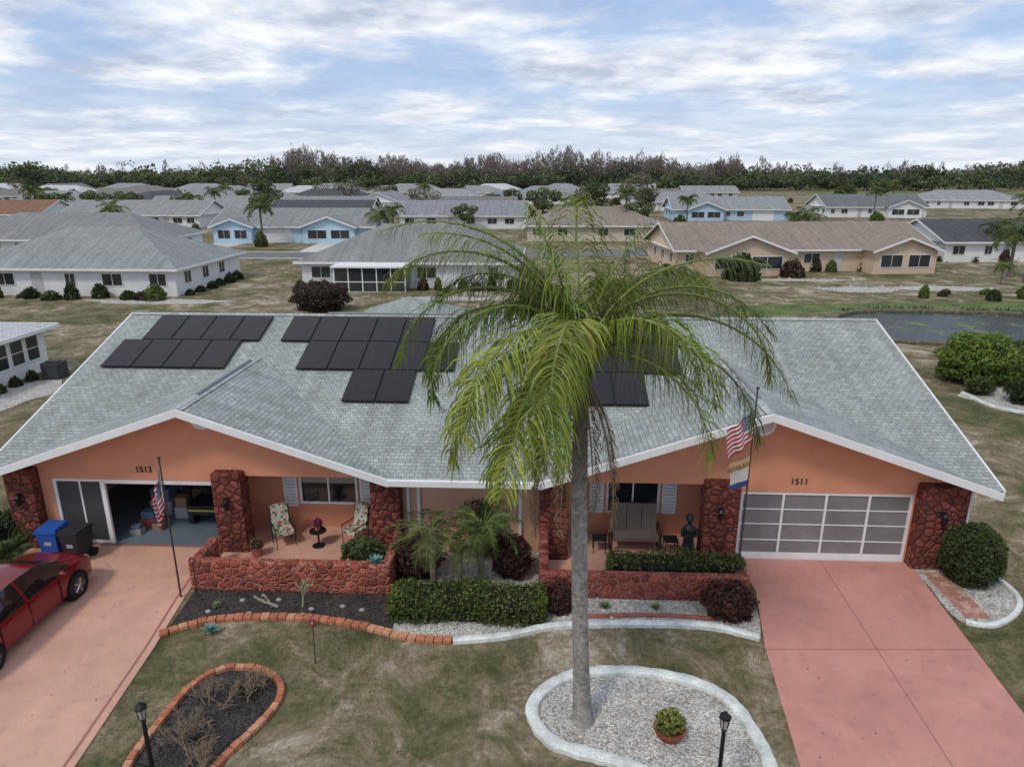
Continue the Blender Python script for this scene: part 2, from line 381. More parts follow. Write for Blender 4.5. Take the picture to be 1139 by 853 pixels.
mb.box(-400,400,-2,-1.7,-.05,.12,1); mb.box(-400,400,-9.3,-9,-.05,.12,1); mb.build('street',[M_asph,M_conc])
mb=MB(); mb.slab([(-300,88.5),(-8,88.5),(10,93),(150,128),(300,170),(300,177),(150,135),(8,100),(-8,95.5),(-300,95.5)],-.1,.03,0)
for a in [(-300,88.2,-8,88.5),(-300,95.5,-8,95.8)]: mb.box(a[0],a[2],a[1],a[3],-.05,.1,1)
mb.build('street',[M_asph,M_conc])
# pond: dark glossy water with low ripples and floating algae patches
wm,wnt,wb=newmat('pond_water'); wb.inputs['Specular IOR Level'].default_value=.5; wb.inputs['IOR'].default_value=1.33
wco=coords(wnt); wmp=nd(wnt,'ShaderNodeMapping',{'Vector':wco,'Scale':(.5,2.2,1)})
wn=nd(wnt,'ShaderNodeTexNoise',{'Vector':wmp.outputs[0],'Scale':1.5,'Detail':5.0,'Roughness':.65}); wbp=nd(wnt,'ShaderNodeBump',{'Height':wn.outputs['Fac'],'Strength':.55,'Distance':.12}); wnt.links.new(wbp.outputs[0],wb.inputs['Normal'])
wn2=nd(wnt,'ShaderNodeTexNoise',{'Vector':wco,'Scale':.5,'Detail':10.0,'Roughness':.75})
wnt.links.new(ramp(wnt,wn2.outputs['Fac'],[(.50,(.022,.028,.024)),(.56,(.035,.045,.03)),(.60,(.17,.20,.07))]),wb.inputs['Base Color'])
wnt.links.new(mrange(wnt,wn2.outputs['Fac'],.56,.60,.05,.8),wb.inputs['Roughness'])
mb=MB(); mb.slab(spline([(21.3,49.5),(22.2,53),(26,55.6),(34,55.3),(48,53.8),(75,58),(95,52),(70,43),(45,43.5),(31,44.3),(25,44.7),(22,46)],True),-.3,.006); mb.build('pond_water',[wm])
curb('pond_bank_edge',[(31,44.2),(25,44.6),(21.9,46),(21.2,49.5),(22.2,53.1),(26,55.7),(34,55.4),(48,53.9),(75,58)],.8,.22,mat('bank_soil',(.13,.115,.07),.95,.5,2,fine=.4),False,.03)
# reeds on the far bank
pp=resample(spline([(22.5,53.6),(26,55.9),(34,55.6),(48,54.1),(75,58.2)]),.09); pa=np.array([(x,y+random.uniform(-.25,.25),.2) for x,y,a in pp]); pa=pa[(np.sin(pa[:,0]*1.9)+np.sin(pa[:,0]*.7+1))>-.3]
lb=LB(); lb.quads(pa,rng.uniform(.15,.38,len(pa)),.3,colr((.10,.125,.045),len(pa),.5),0,True); obj(lb.mesh('pond_reeds'),'pond_reeds')
dl=[(-14.9,17.79),(-9.45,17.79),(-9.2,15.2),(-8.92,13.2),(-8.6,10),(-8.2,4),(-7.9,-1.7),(-16.5,-1.7),(-16,8),(-15.2,15.5)]
dr=[(5.62,17.79),(5.75,16.2),(5.3,13.9),(4.92,10.5),(4.5,5),(4.2,-1.7),(9.2,-1.7),(9.6,7),(9.95,12),(10.15,14.2),(10.5,17.79)]
mb=MB(); mb.slab(dl,-.05,.03,0)
for i,(a,b) in enumerate(zip(dl[1:6],dl[2:7])): mb.slab([(a[0]-.22,a[1]),(a[0]-.16,a[1]),(b[0]-.16,b[1]),(b[0]-.22,b[1])],.02,.034,1)
mb.box(-14.9,-9.4,17.7,17.79,.02,.036,1)
mb.build('driveway',[M_drvL,M_joint])
mb=MB(); mb.slab(dr,-.05,.03,0)
mb.slab([(5.28,13.8),(10.1,14.0),(10.1,14.025),(5.28,13.825)],.02,.034,1)
mb.slab([(4.7,8),(9.7,8),(9.7,8.025),(4.7,8.025)],.02,.034,1)
mb.slab([(7.3,-1.7),(7.32,-1.7),(8.02,17.79),(8.0,17.79)],.02,.034,1)
mb.build('driveway',[M_drvR,M_joint])
# beds
mulch=[(-9.1,15.6),(-8.95,13.75),(-7.96,14.35),(-6,14.52),(-4.35,14.26),(-3.5,14.0),(-3.6,15.6)]
mb=MB(); mb.slab(mulch,-.05,.012); mb.build('mulch_bed',[M_mulch])
grav=[(-3.9,18),(-3.5,14.0),(-3.16,13.87),(-1.97,13.79),(-.8,14.0),(.9,14.5),(2.7,14.62),(4.2,14.6),(5.3,14.2),(5.5,15),(5.7,17.7),(5.4,18),(0,18)]
mb=MB(); mb.slab(grav,-.05,.018); mb.build('gravel_bed',[M_gravelw])
curb('brick_edging',[(1.2,14.86),(2.5,14.98),(3.4,14.98),(4.5,14.9)],.12,.08,mat('red_edging',(.36,.12,.08),.85,.3,5))
brickedge('brick_edging',[(-8.95,13.75),(-7.96,14.33),(-6,14.5),(-4.35,14.25),(-3.16,13.87),(-2.05,13.79)],M_brk)
curb('concrete_curb',[(-2.0,13.79),(-.8,14.0),(.1,14.35),(.9,14.5),(2.7,14.62),(4.2,14.58),(5.28,14.2)],.2,.12,M_curbw)
bedp=[(-6.6,9.0),(-7.35,9.3),(-7.6,10),(-7.55,11.1),(-7.4,12.1),(-6.95,12.6),(-6.2,12.62),(-5.6,12.25),(-5.4,11.7),(-5.55,11.0),(-5.85,10.3),(-6.15,9.4)]
mb=MB(); mb.slab(spline(bedp,True,5),-.05,.014); mb.build('mulch_bed',[M_mulch])
brickedge('brick_edging',bedp,M_brk,True,w=.14)
ring=[(-.1,11.6),(.15,12.25),(.85,12.75),(2.0,12.92),(3.2,12.7),(3.95,12.2),(4.25,11.4),(4.35,10.5),(4.1,9.9),(3.4,9.65),(2.5,9.95),(1.7,10.35),(1.1,10.55),(.3,10.85)]
mb=MB(); mb.slab(spline(ring,True,5),-.05,.02); mb.build('gravel_bed',[M_gravelw])
curb('concrete_curb',ring,.27,.12,M_curbw,True,.02)
rb=[(10.55,17.7),(10.45,16.6),(10.4,15.2),(11.1,15.0),(12.0,15.5),(12.5,16.3),(12.4,17.6)]
mb=MB(); mb.slab(spline(rb,True,5),-.05,.016); mb.build('gravel_bed',[M_gravelw])
curb('concrete_curb',[(10.5,15.05),(11.1,14.95),(12.0,15.5),(12.5,16.3),(12.4,17.6)],.14,.1,M_curbw)
mb=MB()
PV=[mat('paver_a',(.42,.22,.16),.9,.3,6),mat('paver_b',(.36,.17,.12),.9,.3,6),mat('paver_c',(.5,.3,.23),.9,.3,6)]
for i in range(9):
    for j in range(3): mb.box(10.62+j*.21,10.81+j*.21,15.25+i*.23,15.45+i*.23,0,.035,random.randrange(3))
mb.build('brick_path',PV,bevel=.01)
POLYS=[dl,dr,mulch,grav,spline(bedp,True,4),spline(ring,True,4),rb]
def inside(px,py,poly):
    r=np.zeros(len(px),bool); n=len(poly)
    for i in range(n):
        x1,y1=poly[i][:2];x2,y2=poly[(i+1)%n][:2]
        if y1==y2: continue
        r^=((y1>py)!=(y2>py))&(px<(x2-x1)*(py-y1)/(y2-y1)+x1)
    return r
n=150000; gx=rng.uniform(-9,17,n); gy=rng.uniform(7.5,20,n); k=np.ones(n,bool)
for P in POLYS: k&=~inside(gx,gy,P)
k&=~((gx>-15)&(gx<11.8)&(gy>15.4)); gx=gx[k];gy=gy[k]; n=len(gx)
pt=np.sin(gx*1.3+np.sin(gy*1.1)*2)+np.sin(gy*1.7+gx*.6)+.9*np.sin(gx*4.1+gy*2.3)*np.sin(gy*3.7); keep=rng.random(n)<.24+.26*pt; gx=gx[keep];gy=gy[keep];n=len(gx)
mixv=rng.random((n,1)); base=np.where(mixv<.4,np.array([[.10,.115,.035]]),np.array([[.26,.215,.125]]))
lb=LB(); lb.quads(np.stack([gx,gy,np.full(n,.012)],1),rng.uniform(.015,.045,n),.2,base*rng.uniform(.5,1.3,(n,1)),0,True)
obj(lb.mesh('grass_blades'),'grass_blades')
n=1500; gx=rng.uniform(-15,15,n); gy=rng.uniform(8,17.5,n); k=~((gx>-9.4)&(gx<5.6)&(gy>13.6)); gx=gx[k];gy=gy[k];n=len(gx)
onh=inside(gx,gy,dl)|inside(gx,gy,dr); keep=(~onh)|(rng.random(n)<.25); gx=gx[keep];gy=gy[keep];n=len(gx)
lb=LB(); lb.quads(np.stack([gx,gy,np.full(n,.042)],1),rng.uniform(.012,.04,n),.4,colr((.20,.14,.08),n,.6),.93); obj(lb.mesh('fallen_leaves'),'fallen_leaves')
# ------------------------------------------------------------------ windows helper
def fmap(kind,plane):
    if kind=='F': return lambda a,d,z:(a,plane-d,z)
    if kind=='B': return lambda a,d,z:(a,plane+d,z)
    if kind=='W': return lambda a,d,z:(plane-d,a,z)
    return lambda a,d,z:(plane+d,a,z)
def window(mb,kind,plane,a0,a1,z0,z1,fr=0,gl=1,nv=2,nh=1,t=.06,bl=None):
    F=fmap(kind,plane)
    def bx(a,b,c,d,d0,d1,mi):
        p=F(a,d0,c);q=F(b,d1,d); mb.box(p[0],q[0],p[1],q[1],p[2],q[2],mi)
    bx(a0+t*.5,a1-t*.5,z0+t*.5,z1-t*.5,-.02,.025,gl)
    bx(a0,a0+t,z0,z1,-.02,.06,fr); bx(a1-t,a1,z0,z1,-.02,.06,fr)
    bx(a0+t,a1-t,z0,z0+t,-.02,.062,fr); bx(a0+t,a1-t,z1-t,z1,-.02,.062,fr)
    for i in range(1,nv):
        a=a0+(a1-a0)*i/nv; bx(a-t*.35,a+t*.35,z0+t,z1-t,-.02,.05,fr)
    for i in range(1,nh+0):
        z=z0+(z1-z0)*i/nh; bx(a0+t,a1-t,z-t*.3,z+t*.3,-.02,.045,fr)
    if bl is not None: bx(a0+t,a1-t,z0+(z1-z0)*.55,z1-t,.02,.03,bl)
# ------------------------------------------------------------------ main duplex house
H=empty('duplex_house')
s=.343; E=2.65; YE=17.0; YR=25.3; XL,XR=-15.5,12.1; ZR=E+s*(YR-YE)
La,Lx0,Lx1=-9.7,-15.3,-4.1; Ra,Rx0,Rx1=5.95,0.0,11.9
zl=E+s*5.6; zr=E+s*5.95; yl=YE+(zl-E)/s; yr=YE+(zr-E)/s
Y2=YR+(YR-YE)
def roof(mb,dz,mi):
    F=[[(XL,YE,E),(Lx0,YE,E),(La,yl,zl),(Lx1,YE,E),(Rx0,YE,E),(Ra,yr,zr),(Rx1,YE,E),(XR,YE,E),(XR,YR,ZR),(XL,YR,ZR)],
       [(XL,YR,ZR),(XR,YR,ZR),(XR,Y2,E),(XL,Y2,E)],
       [(Lx0,YE,E),(La,YE,zl),(La,yl,zl)],[(La,YE,zl),(Lx1,YE,E),(La,yl,zl)],
       [(Rx0,YE,E),(Ra,YE,zr),(Ra,yr,zr)],[(Ra,YE,zr),(Rx1,YE,E),(Ra,yr,zr)]]
    for P in F: mb.poly([(a,b,c+dz) for a,b,c in P],mi)
mb=MB(); roof(mb,0,0); roof(mb,-.15,1)
def cap(mb,a,b,wid,mi,vent=False):
    a=Vector(a);b=Vector(b);d=(b-a).normalized();sx=Vector((d.y,-d.x,0)).normalized()*wid
    dz=Vector((0,0,-wid*s)); up=Vector((0,0,.03))
    for q in (1,-1):
        P=[a+up,b+up,b+sx*q+dz+up,a+sx*q+dz+up]
        if q>0:P=P[::-1]
        mb.poly(P,mi)
cap(mb,(XL,YR,ZR),(XR,YR,ZR),.17,2); cap(mb,(La,YE,zl),(La,yl,zl),.16,2); cap(mb,(Ra,YE,zr),(Ra,yr,zr),.16,2)
for (a,b) in [((La,YE+1.2,zl+.05),(La,yl-.7,zl+.05)),((Ra,YE+1.2,zr+.05),(Ra,yr-.7,zr+.05)),((-8,YR,ZR+.05),(6,YR,ZR+.05))]:
    mb.tube([a,b],[.05,.05],6,3)
for x,y in [(8.5,24.2),(-3.0,19.8),(-1.2,23.6)]:
    z=E+s*(y-YE); mb.tube([(x,y,z-.1),(x,y,z+.25)],[.05,.05],10,4)
mb.build('roof',[M_roof,M_white,shingle('ridge_cap',(.42,.44,.425),.12,.2),mat('ridge_vent',(.24,.25,.25),.8),mat('vent_grey',(.4,.4,.4),.7)],H)
mb=MB(); t=.2
def rk(x0,z0,x1,z1,y0,y1): mb.xz([(x0,z0-t),(x1,z1-t),(x1,z1+.02),(x0,z0+.02)],y0,y1)
rk(Lx0-.2,E-.2*s,La,zl,16.93,16.998); rk(La,zl,Lx1,E,16.93,16.998)
rk(Rx0,E,Ra,zr,16.93,16.998); rk(Ra,zr,Rx1+.2,E-.2*s,16.93,16.998)
mb.box(Lx1+.0,Rx0,16.86,16.99,E-.14,E+.03)
mb.yz([(YE,E-t),(YR,ZR-t),(Y2,E-t),(Y2,E+.02),(YR,ZR+.02),(YE,E+.02)],XL-.06,XL); mb.yz([(YE,E-t),(YR,ZR-t),(Y2,E-t),(Y2,E+.02),(YR,ZR+.02),(YE,E+.02)],XR,XR+.06)
mb.box(XL,XR,Y2,Y2+.12,E-.15,E+.02)
for x in (-3.45,-.55,-3.75,11.72):
    yy=17.9 if x<11 else 17.7
    mb.box(x-.045,x+.045,yy-.1,yy-.005,.05,2.55); mb.tube([(x,yy-.05,2.5),(x,16.95,2.6)],[.045,.045],6)
mb.build('fascia_and_gutters',[M_white],H,bevel=.008)
# walls
mb=MB(); yF=17.8; yB=17.95
def rz(x,a,ap,hw): return E+s*(hw-abs(x-ap))-.1
mb.xz([(-15.1,2.12),(-9.22,2.12),(-9.22,2.32),(-3.95,2.32),(-3.95,2.6),(Lx1-.2,2.6),(La,zl-.1),(-15.1,rz(-15.1,0,La,5.6))],yF,yB,0)
mb.xz([(0.02,2.32),(5.5,2.32),(5.5,2.12),(11.6,2.12),(11.6,2.6),(Ra,zr-.1),(.2,2.6),(.02,2.6)],yF,yB,0)
mb.box(-3.93,0.0,17.9,18.05,0,2.84,1)
mb.box(10.32,11.6,yF+.004,yB,0,2.118,0); mb.box(-15.1,-14.15,yF+.004,yB,0,2.118,0)
side=[(17.96,0),(33,0),(33,E),(YR,ZR-.12),(17.96,2.85)]
mb.yz(side,-15.1,-14.95,1); mb.yz(side,11.55,11.7,1); mb.box(-14.94,11.54,32.85,33,0,E,1)
mb.box(-9.0,-3.95,19.1,19.25,0,2.4,0); mb.box(-9.1,-8.95,17.96,24,0,2.44,0); mb.box(-4.0,-3.9,18.06,19.09,0,2.4,0)
mb.box(.03,5.6,19.1,19.25,0,2.4,0); mb.box(.03,.1,18.06,19.09,0,2.4,0); mb.box(5.5,5.62,17.96,19.09,0,2.118,0)
mb.box(-9.0,-3.95,17.96,19.1,2.4,2.42,2); mb.box(.03,5.6,17.96,19.1,2.4,2.42,2)
mb.box(-14.94,-8.9,24,24.1,0,2.45,2); mb.box(-14.94,-8.9,17.96,24.1,2.45,2.47,2)
mb.build('walls',[M_peach,M_peachlt,mat('beige_paint',(.36,.32,.27),.85)],H)
mb=MB()
for x0,x1,ya in [(-15.32,-14.5,17.45),(-9.27,-8.42,17.45),(-4.75,-3.92,17.45),(0.01,.82,17.45),(4.55,5.5,17.45),(10.36,11.62,17.45)]:
    mb.box(x0,x1,ya,18.02,0,2.5)
pb=mb.build('stone_piers',[M_pier],H,bevel=.04)
mb=MB(); mb.box(-9.15,-3.95,15.85,19.1,-.02,.05); mb.box(.05,5.5,16.7,19.1,-.02,.05); mb.box(-14.94,-9.1,17.8,24,-.02,.04,1)
mb.build('patio_floors',[M_drvL,mat('garage_floor',(.14,.18,.21),.4,.15,1)],H)
mb=MB()
window(mb,'F',19.1,-7.35,-5.55,.85,2.1,0,1,2,1,.07,bl=3)
window(mb,'F',19.1,2.0,3.6,.75,2.1,0,1,2,1,.07)
for a,b in ((-7.85,-7.42),(-5.48,-5.05),(1.5,1.93),(3.67,4.1)):
    mb.box(a,b,19.04,19.098,.75,2.15,0)
    for i in range(12): mb.box(a+.05,b-.05,19.02,19.04,.82+i*.108,.86+i*.108,2)
window(mb,'E',11.7,21,22.2,1,2.1); window(mb,'E',11.7,26,27.5,1,2.1); window(mb,'W',-15.1,21,22.2,1,2.1); window(mb,'W',-15.1,27,28.5,1,2.1)
for x in (-12,-7,-1,4,8): window(mb,'B',33,x,x+1.6,.8,2.1)
for cx,cz in ((-9.45,zl-.5),(Ra+.05,zr-.55)):
    ps=[(cx+.33*math.cos(a),cz+.33*math.sin(a)) for a in np.linspace(0,2*math.pi,25)[:-1]]; mb.xz(ps,17.72,17.799,0)
    ps=[(cx+.25*math.cos(a),cz+.25*math.sin(a)) for a in np.linspace(0,2*math.pi,25)[:-1]]; mb.xz(ps,17.70,17.72,2)
mb.build('windows_shutters_vents',[M_white,M_glass,mat('louvre_grey',(.55,.55,.53),.7),mat('window_blind',(.30,.28,.25),.8)],H)
mb=MB(); x0,x1=5.62,10.32
mb.box(x0,x1,17.93,17.97,0,2.12,1)
mb.box(x0,x1,17.82,17.9,2.04,2.118,0); mb.box(x0+.07,x1-.07,17.82,17.9,.0,.22,0)
mb.box(x0,x0+.07,17.82,17.9,0,2.04,0); mb.box(x1-.07,x1,17.82,17.9,0,2.04,0)
mb.box(x0+.07,x1-.07,17.86,17.866,.22,2.04,3)
nv=4
for i in range(1,nv):
    a=x0+(x1-x0)*i/nv; mb.box(a-.028,a+.028,17.81,17.856,.22,2.04,0)
for z in (.62,1.12,1.58): mb.box(x0+.07,x1-.07,17.835,17.855,z-.014,z+.014,0)
mb.build('garage_screen_door',[M_white,mat('grey_garage_door',(.22,.205,.205),.6,.06,1),mat('door_groove',(.10,.095,.095),.7),mat('screen_mesh_grey',(.20,.185,.185),.7,.25,.9)],H)
mb=MB(); x0,x1=-14.15,-9.28
mb.box(x0,x1,17.82,17.9,2.04,2.118,0); mb.box(x0,x0+.09,17.82,17.9,0,2.04,0); mb.box(x1-.09,x1,17.82,17.9,0,2.04,0)
mb.box(-12.75,-12.62,17.82,17.9,0.03,2.04,0); mb.box(x0+.09,-12.75,17.84,17.88,.03,.13,0); mb.box(-13.4,-13.35,17.84,17.88,.13,2.04,0)
mb.box(x0+.09,-12.75,17.855,17.865,.13,2.04,1)
mb.box(-12.62,x1-.09,17.84,17.87,1.98,2.04,0)
mb.build('garage_frame',[M_white,mat('door_screen',(.06,.058,.06),.6)],H)
def txt(name,s_,loc,size,m,rot=(math.pi/2,0,0),parent=None,ext=.01):
    c=bpy.data.curves.new(name,'FONT'); c.body=s_; c.size=size; c.align_x='CENTER'; c.extrude=ext; c.materials.append(m)
    o=bpy.data.objects.new(name,c); COL.objects.link(o); o.location=loc; o.rotation_euler=rot; o.parent=parent; return o
M_num=mat('number_black',(.02,.02,.02),.5)
txt('house_number','1513',(-11.35,17.785,2.38),.25,M_num,parent=H); txt('house_number','1511',(7.15,17.785,2.38),.25,M_num,parent=H)
cols=[(.32,.30,.27),(.28,.20,.12),(.36,.36,.38),(.06,.06,.065),(.12,.17,.26),(.35,.09,.06),(.4,.36,.08)]
CM=[mat('box_colour_%d'%i,c,.7,.1,3) for i,c in enumerate(cols)]
mb=MB()
for sh in range(4):
    z=.35+sh*.55; mb.box(-12.2,-9.3,23.2,23.8,z,z+.04,3)
    x=-12.1
    while x<-9.6:
        w_=random.uniform(.25,.6); hh=random.uniform(.2,.45); mb.box(x,x+w_,23.25+random.uniform(0,.1),23.7,z+.041,z+.04+hh,random.randrange(7)); x+=w_+.06
for x in (-12.2,-10.8,-9.35): mb.box(x,x+.05,23.15,23.2,0.04,2.2,3)
mb.build('storage_shelf',CM)
mb=MB()
for (x,y,w_,d,h) in [(-12.5,19.6,.7,.6,.9),(-12.4,18.8,.5,.4,.5),(-11.5,20.4,.6,.5,1.0),(-12.45,18.3,.35,.3,.3),(-11.6,19.4,.45,.4,.7),(-9.7,18.3,.4,.4,.6),(-11.9,21.2,.7,.6,1.4),(-12.55,20.6,.6,.6,1.5),(-11.9,18.6,.3,.3,.4)]:
    mi=random.choice([0,1,2,5,3]); mb.box(x,x+w_,y,y+d,.042,.04+h*.55,mi); mb.box(x+.05,x+w_-.05,y+.04,y+d-.04,.041+h*.55,.04+h,random.choice([0,1,3,4]))
mb.build('storage_boxes',CM,bevel=.01)
mb=MB()
mb.box(-10.9,-9.6,18.9,20.4,.45,.75,0); mb.box(-10.85,-9.65,18.86,18.9,.58,.64,1); mb.box(-10.8,-9.7,19.7,20.2,.75,1.0,0); mb.box(-10.8,-9.7,20.2,20.3,.9,1.5,0)
for x in (-10.85,-9.65):
    for y in (19.0,20.2): mb.tube([(x,y,.45),(x,y,1.85)],[.02,.02],6,2)
    for y in (19.2,20.1): mb.tube([(x-.08,y,.27),(x+.08,y,.27)],[.23,.23],16,0)
mb.box(-10.95,-9.55,18.9,20.35,1.85,1.9,3); mb.tube([(-10.2,19.2,.75),(-10.2,19.4,1.15)],[.02,.02],6,2)
mb.build('utility_cart',[mat('cart_black',(.02,.02,.022),.4),mat('cart_yellow',(.36,.40,.06),.5),M_black,mat('cart_roof',(.2,.2,.2),.5)],bevel=.02)
for x,y in ((-8.85,17.43),(4.98,17.43),(-14.9,17.43),(10.95,17.43)):
    mb=MB(); mb.box(x-.06,x+.06,y-.12,y+.03,1.75,1.8); mb.lathe(x,y-.1,[(.03,1.45),(.07,1.5),(.085,1.7),(.1,1.72),(.03,1.8)],8); mb.build('wall_lantern',[M_black])
def lowwall(name,segs,m):
    mb=MB()
    for x0,x1,y0,y1,h in segs: mb.box(x0,x1,y0,y1,0,h)
    mb.build(name,[m],bevel=.05)
lowwall('low_stone_wall',[(-9.2,-3.85,15.6,15.86,.88),(-9.2,-8.95,15.863,16.9,.86),(-4.1,-3.85,15.863,17.44,.86)],M_wall)
lowwall('low_stone_wall',[(0.0,5.4,15.66,15.92,.72),(0.0,.26,15.923,16.6,.9),(0.0,.26,16.603,17.44,1.1),(5.14,5.4,15.923,17.0,.7)],M_wall2)
# solar panels
pm,pnt,pbb=newmat('solar_cells'); pco=coords(pnt,'UV')
pbr=nd(pnt,'ShaderNodeTexBrick',{'Vector':pco,'Color1':(.020,.014,.015,1),'Color2':(.026,.018,.018,1),'Mortar':(.04,.035,.038,1),'Scale':1.0,'Mortar Size':.004,'Brick Width':.16,'Row Height':.16},offset=0.0)
pnt.links.new(pbr.outputs['Color'],pbb.inputs['Base Color']); pbb.inputs['Roughness'].default_value=.3; pbb.inputs['Specular IOR Level'].default_value=.28
M_pfr=mat('panel_frame',(.008,.008,.009),.5)
ang=math.atan(s); cs=math.cos(ang)
def array(rows):
    mb=MB()
    for (x,d,nc) in rows:
        for i in range(nc):
            y1=YR-d*cs; z1=ZR-d*math.sin(ang); M=Matrix.Translation((x+i*1.06,y1,z1))@Matrix.Rotation(ang,4,'X')
            mb.box(.01,1.045,-1.70,-.0,.06,.10,1,M); mb.box(.035,1.02,-1.675,-.025,.1,.106,0,M)
            mb.box(.2,.25,-1.6,-1.5,-.02,.06,1,M); mb.box(.8,.85,-.2,-.1,-.02,.06,1,M)
    mb.build('solar_panel_array',[pm,M_pfr])
array([(-14.2,.28,4),(-14.8,2.0,4)])
array([(-9.2,.28,5),(-8.15,2.0,5),(-6.2,3.72,2)])
array([(1.4,.28,3),(1.4,2.0,3),(1.2,3.72,2)])
# ------------------------------------------------------------------ queen palm
PB=mat('palm_bark',(.27,.25,.22),.95,.35,5,bump=1.0,bs=14,fine=.3)
P=empty('queen_palm_tree'); mb=MB()
pts=[];rd=[]
for i in range(110):
    t_=i/109; z=t_*7.5; pts.append((.93-.24*t_-.05*math.sin(t_*3.1),11.45+.05*math.sin(t_*4),z)); rd.append((.165+.07*math.exp(-z*2.5)-.035*t_)*(1+(.05 if i%4==0 else 0)))
mb.tube(pts,rd,14,0); mb.tube([(.66,11.47,7.4),(.65,11.45,7.8),(.64,11.45,8.25)],[.15,.13,.05],10,1)
for i in range(22):
    a=random.uniform(0,6.28); mb.tube([(.66+.1*math.cos(a),11.46+.1*math.sin(a),7.0+random.uniform(-.2,.3)),(.66+.27*math.cos(a),11.46+.27*math.sin(a),7.6+random.uniform(-.1,.2))],[.06,.025],5,random.choice([1,2]))
lb=LB(); C0=(.65,11.45,7.75); G1=(.16,.235,.04); G2=(.23,.29,.055); G3=(.105,.17,.032)
D=R
fr=[(100,88,2.6,20,G2),(200,84,2.7,30,G1),(20,82,2.4,40,G2),(190,78,4.2,100,G1),(176,72,4.2,120,G2),(186,62,4.0,145,G1),(205,60,3.7,155,G3),(168,48,3.8,140,G1),(215,30,3.4,120,G1),(228,44,3.6,140,G2),
 (238,-5,3.2,72,G2),(222,-25,3.0,58,G1),(252,10,2.8,98,G1),(198,-5,3.2,80,G2),(150,65,3.4,115,G3),(110,55,3.2,110,G3),(62,66,3.3,115,G1),
 (35,72,3.6,115,G2),(10,66,3.9,125,G1),(-4,44,4.1,115,G1),(-14,60,4.1,145,G2),(-28,20,3.1,110,G1),(-45,52,3.2,140,G1),(80,35,3.0,110,G3),(-8,25,3.9,108,G3),(262,62,3.0,145,G2),(310,66,2.9,150,G2),(208,-38,2.9,45,G1),(192,80,3.6,85,G2),(-12,74,3.6,90,G1)]
for a,e,L,dr_,g in fr:
    frond(lb,mb,(C0[0]+.1*math.cos(D(a)),C0[1]+.1*math.sin(D(a)),C0[2]+random.uniform(-.15,.1)),D(a+random.uniform(-6,6)),D(e),L,D(dr_),.88,g,dens=.034,wid=.0165,bend=1.2,curl=random.uniform(-.35,.35),pw=1.1)
BR=(.20,.15,.085)
for a,L in [(250,2.9),(215,3.1),(195,2.7),(290,2.6),(320,2.9),(150,2.2),(350,2.4),(235,2.0)]:
    frond(lb,mb,(C0[0],C0[1],7.3),D(a),D(-25),L,D(67),.34,BR,dens=.03,wid=.010,bend=1.6,mi=2,pw=.4)
mb.build('trunk_and_stems',[PB,mat('palm_green_stem',(.20,.23,.07),.7),mat('dead_stem',(.24,.18,.11),.9)],P,smooth=True)
obj(lb.mesh('fronds'),'fronds',P)
def smallpalm(name,x,y,h,L,nf,col,r=.08,me=None,leaf=.3,lean=0,wd=.010,emin=5,emax=75,dr0=70,dr1=110):
    e=empty(name,(x,y,0)); mb=MB(); lb=LB()
    mb.tube([(0,0,0),(lean*.3,0,h*.5),(lean,0,h)],[r*1.2,r,r*.9],8,0)
    for i in range(nf):
        frond(lb,mb,(lean,0,h),i*2.4+random.random()*.5,R(random.uniform(emin,emax)),L*random.uniform(.8,1.1),R(random.uniform(dr0,dr1)),leaf,col,dens=max(.03,L*.018),wid=wd*max(1,L*.8),bend=.25)
    mb.build('trunk',[BARK,mat('frond_rib',(.16,.2,.07),.7)],e,smooth=True); obj(lb.mesh('fronds'),'fronds',e); return e
smallpalm('pygmy_date_palm',-2.75,15.9,1.6,1.3,28,(.16,.18,.07),.09,leaf=.26,lean=-.1)
smallpalm('pygmy_date_palm',-1.55,16.15,1.65,1.2,28,(.12,.18,.05),.08,leaf=.26,lean=.1)
smallpalm('pygmy_date_palm',-2.05,15.75,1.3,.9,16,(.14,.17,.06),.06,leaf=.22,lean=.05)
smallpalm('sago_palm',-14.75,16.45,.35,1.05,24,(.07,.11,.035),.12,leaf=.22,wd=.012,emin=15,emax=80,dr0=30,dr1=70)
GR=(.075,.10,.028); RD=(.085,.038,.030); DG=(.045,.065,.025)
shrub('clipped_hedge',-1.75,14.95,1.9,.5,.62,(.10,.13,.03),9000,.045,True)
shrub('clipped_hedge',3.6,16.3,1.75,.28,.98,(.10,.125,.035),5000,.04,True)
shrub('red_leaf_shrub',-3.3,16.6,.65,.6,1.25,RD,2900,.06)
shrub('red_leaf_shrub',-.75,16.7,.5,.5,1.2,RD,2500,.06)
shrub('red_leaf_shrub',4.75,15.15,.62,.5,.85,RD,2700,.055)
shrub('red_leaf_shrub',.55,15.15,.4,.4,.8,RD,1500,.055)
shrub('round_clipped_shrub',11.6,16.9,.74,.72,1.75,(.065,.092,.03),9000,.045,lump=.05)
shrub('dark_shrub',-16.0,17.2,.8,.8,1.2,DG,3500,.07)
shrub('patio_planter_shrub',-4.75,16.45,.6,.4,.75,(.08,.11,.035),2000,.05,z0=.4)
mb=MB(); mb.lathe(-4.75,16.45,[(.2,.05),(.3,.4),(.34,.5),(.3,.5)],14); mb.build('planter_pot',[M_brk[0]])
shrub('vine_shrub',-1.6,17.5,.55,.3,1.9,(.07,.045,.03),1200,.05)
shrub('green_shrub',23.0,36.2,2.0,1.7,2.5,(.15,.21,.04),9000,.10)
shrub('green_shrub',26.5,37.5,1.6,1.4,2.0,(.10,.14,.04),5000,.10)
shrub('dark_shrub',23.6,32.6,1.2,.9,1.2,DG,3500,.08); shrub('dark_shrub',21.9,34.0,.6,.6,.9,GR,1500,.07)
shrub('red_brown_shrub',-17.8,54.5,2.3,1.8,2.3,(.07,.045,.035),4500,.12)
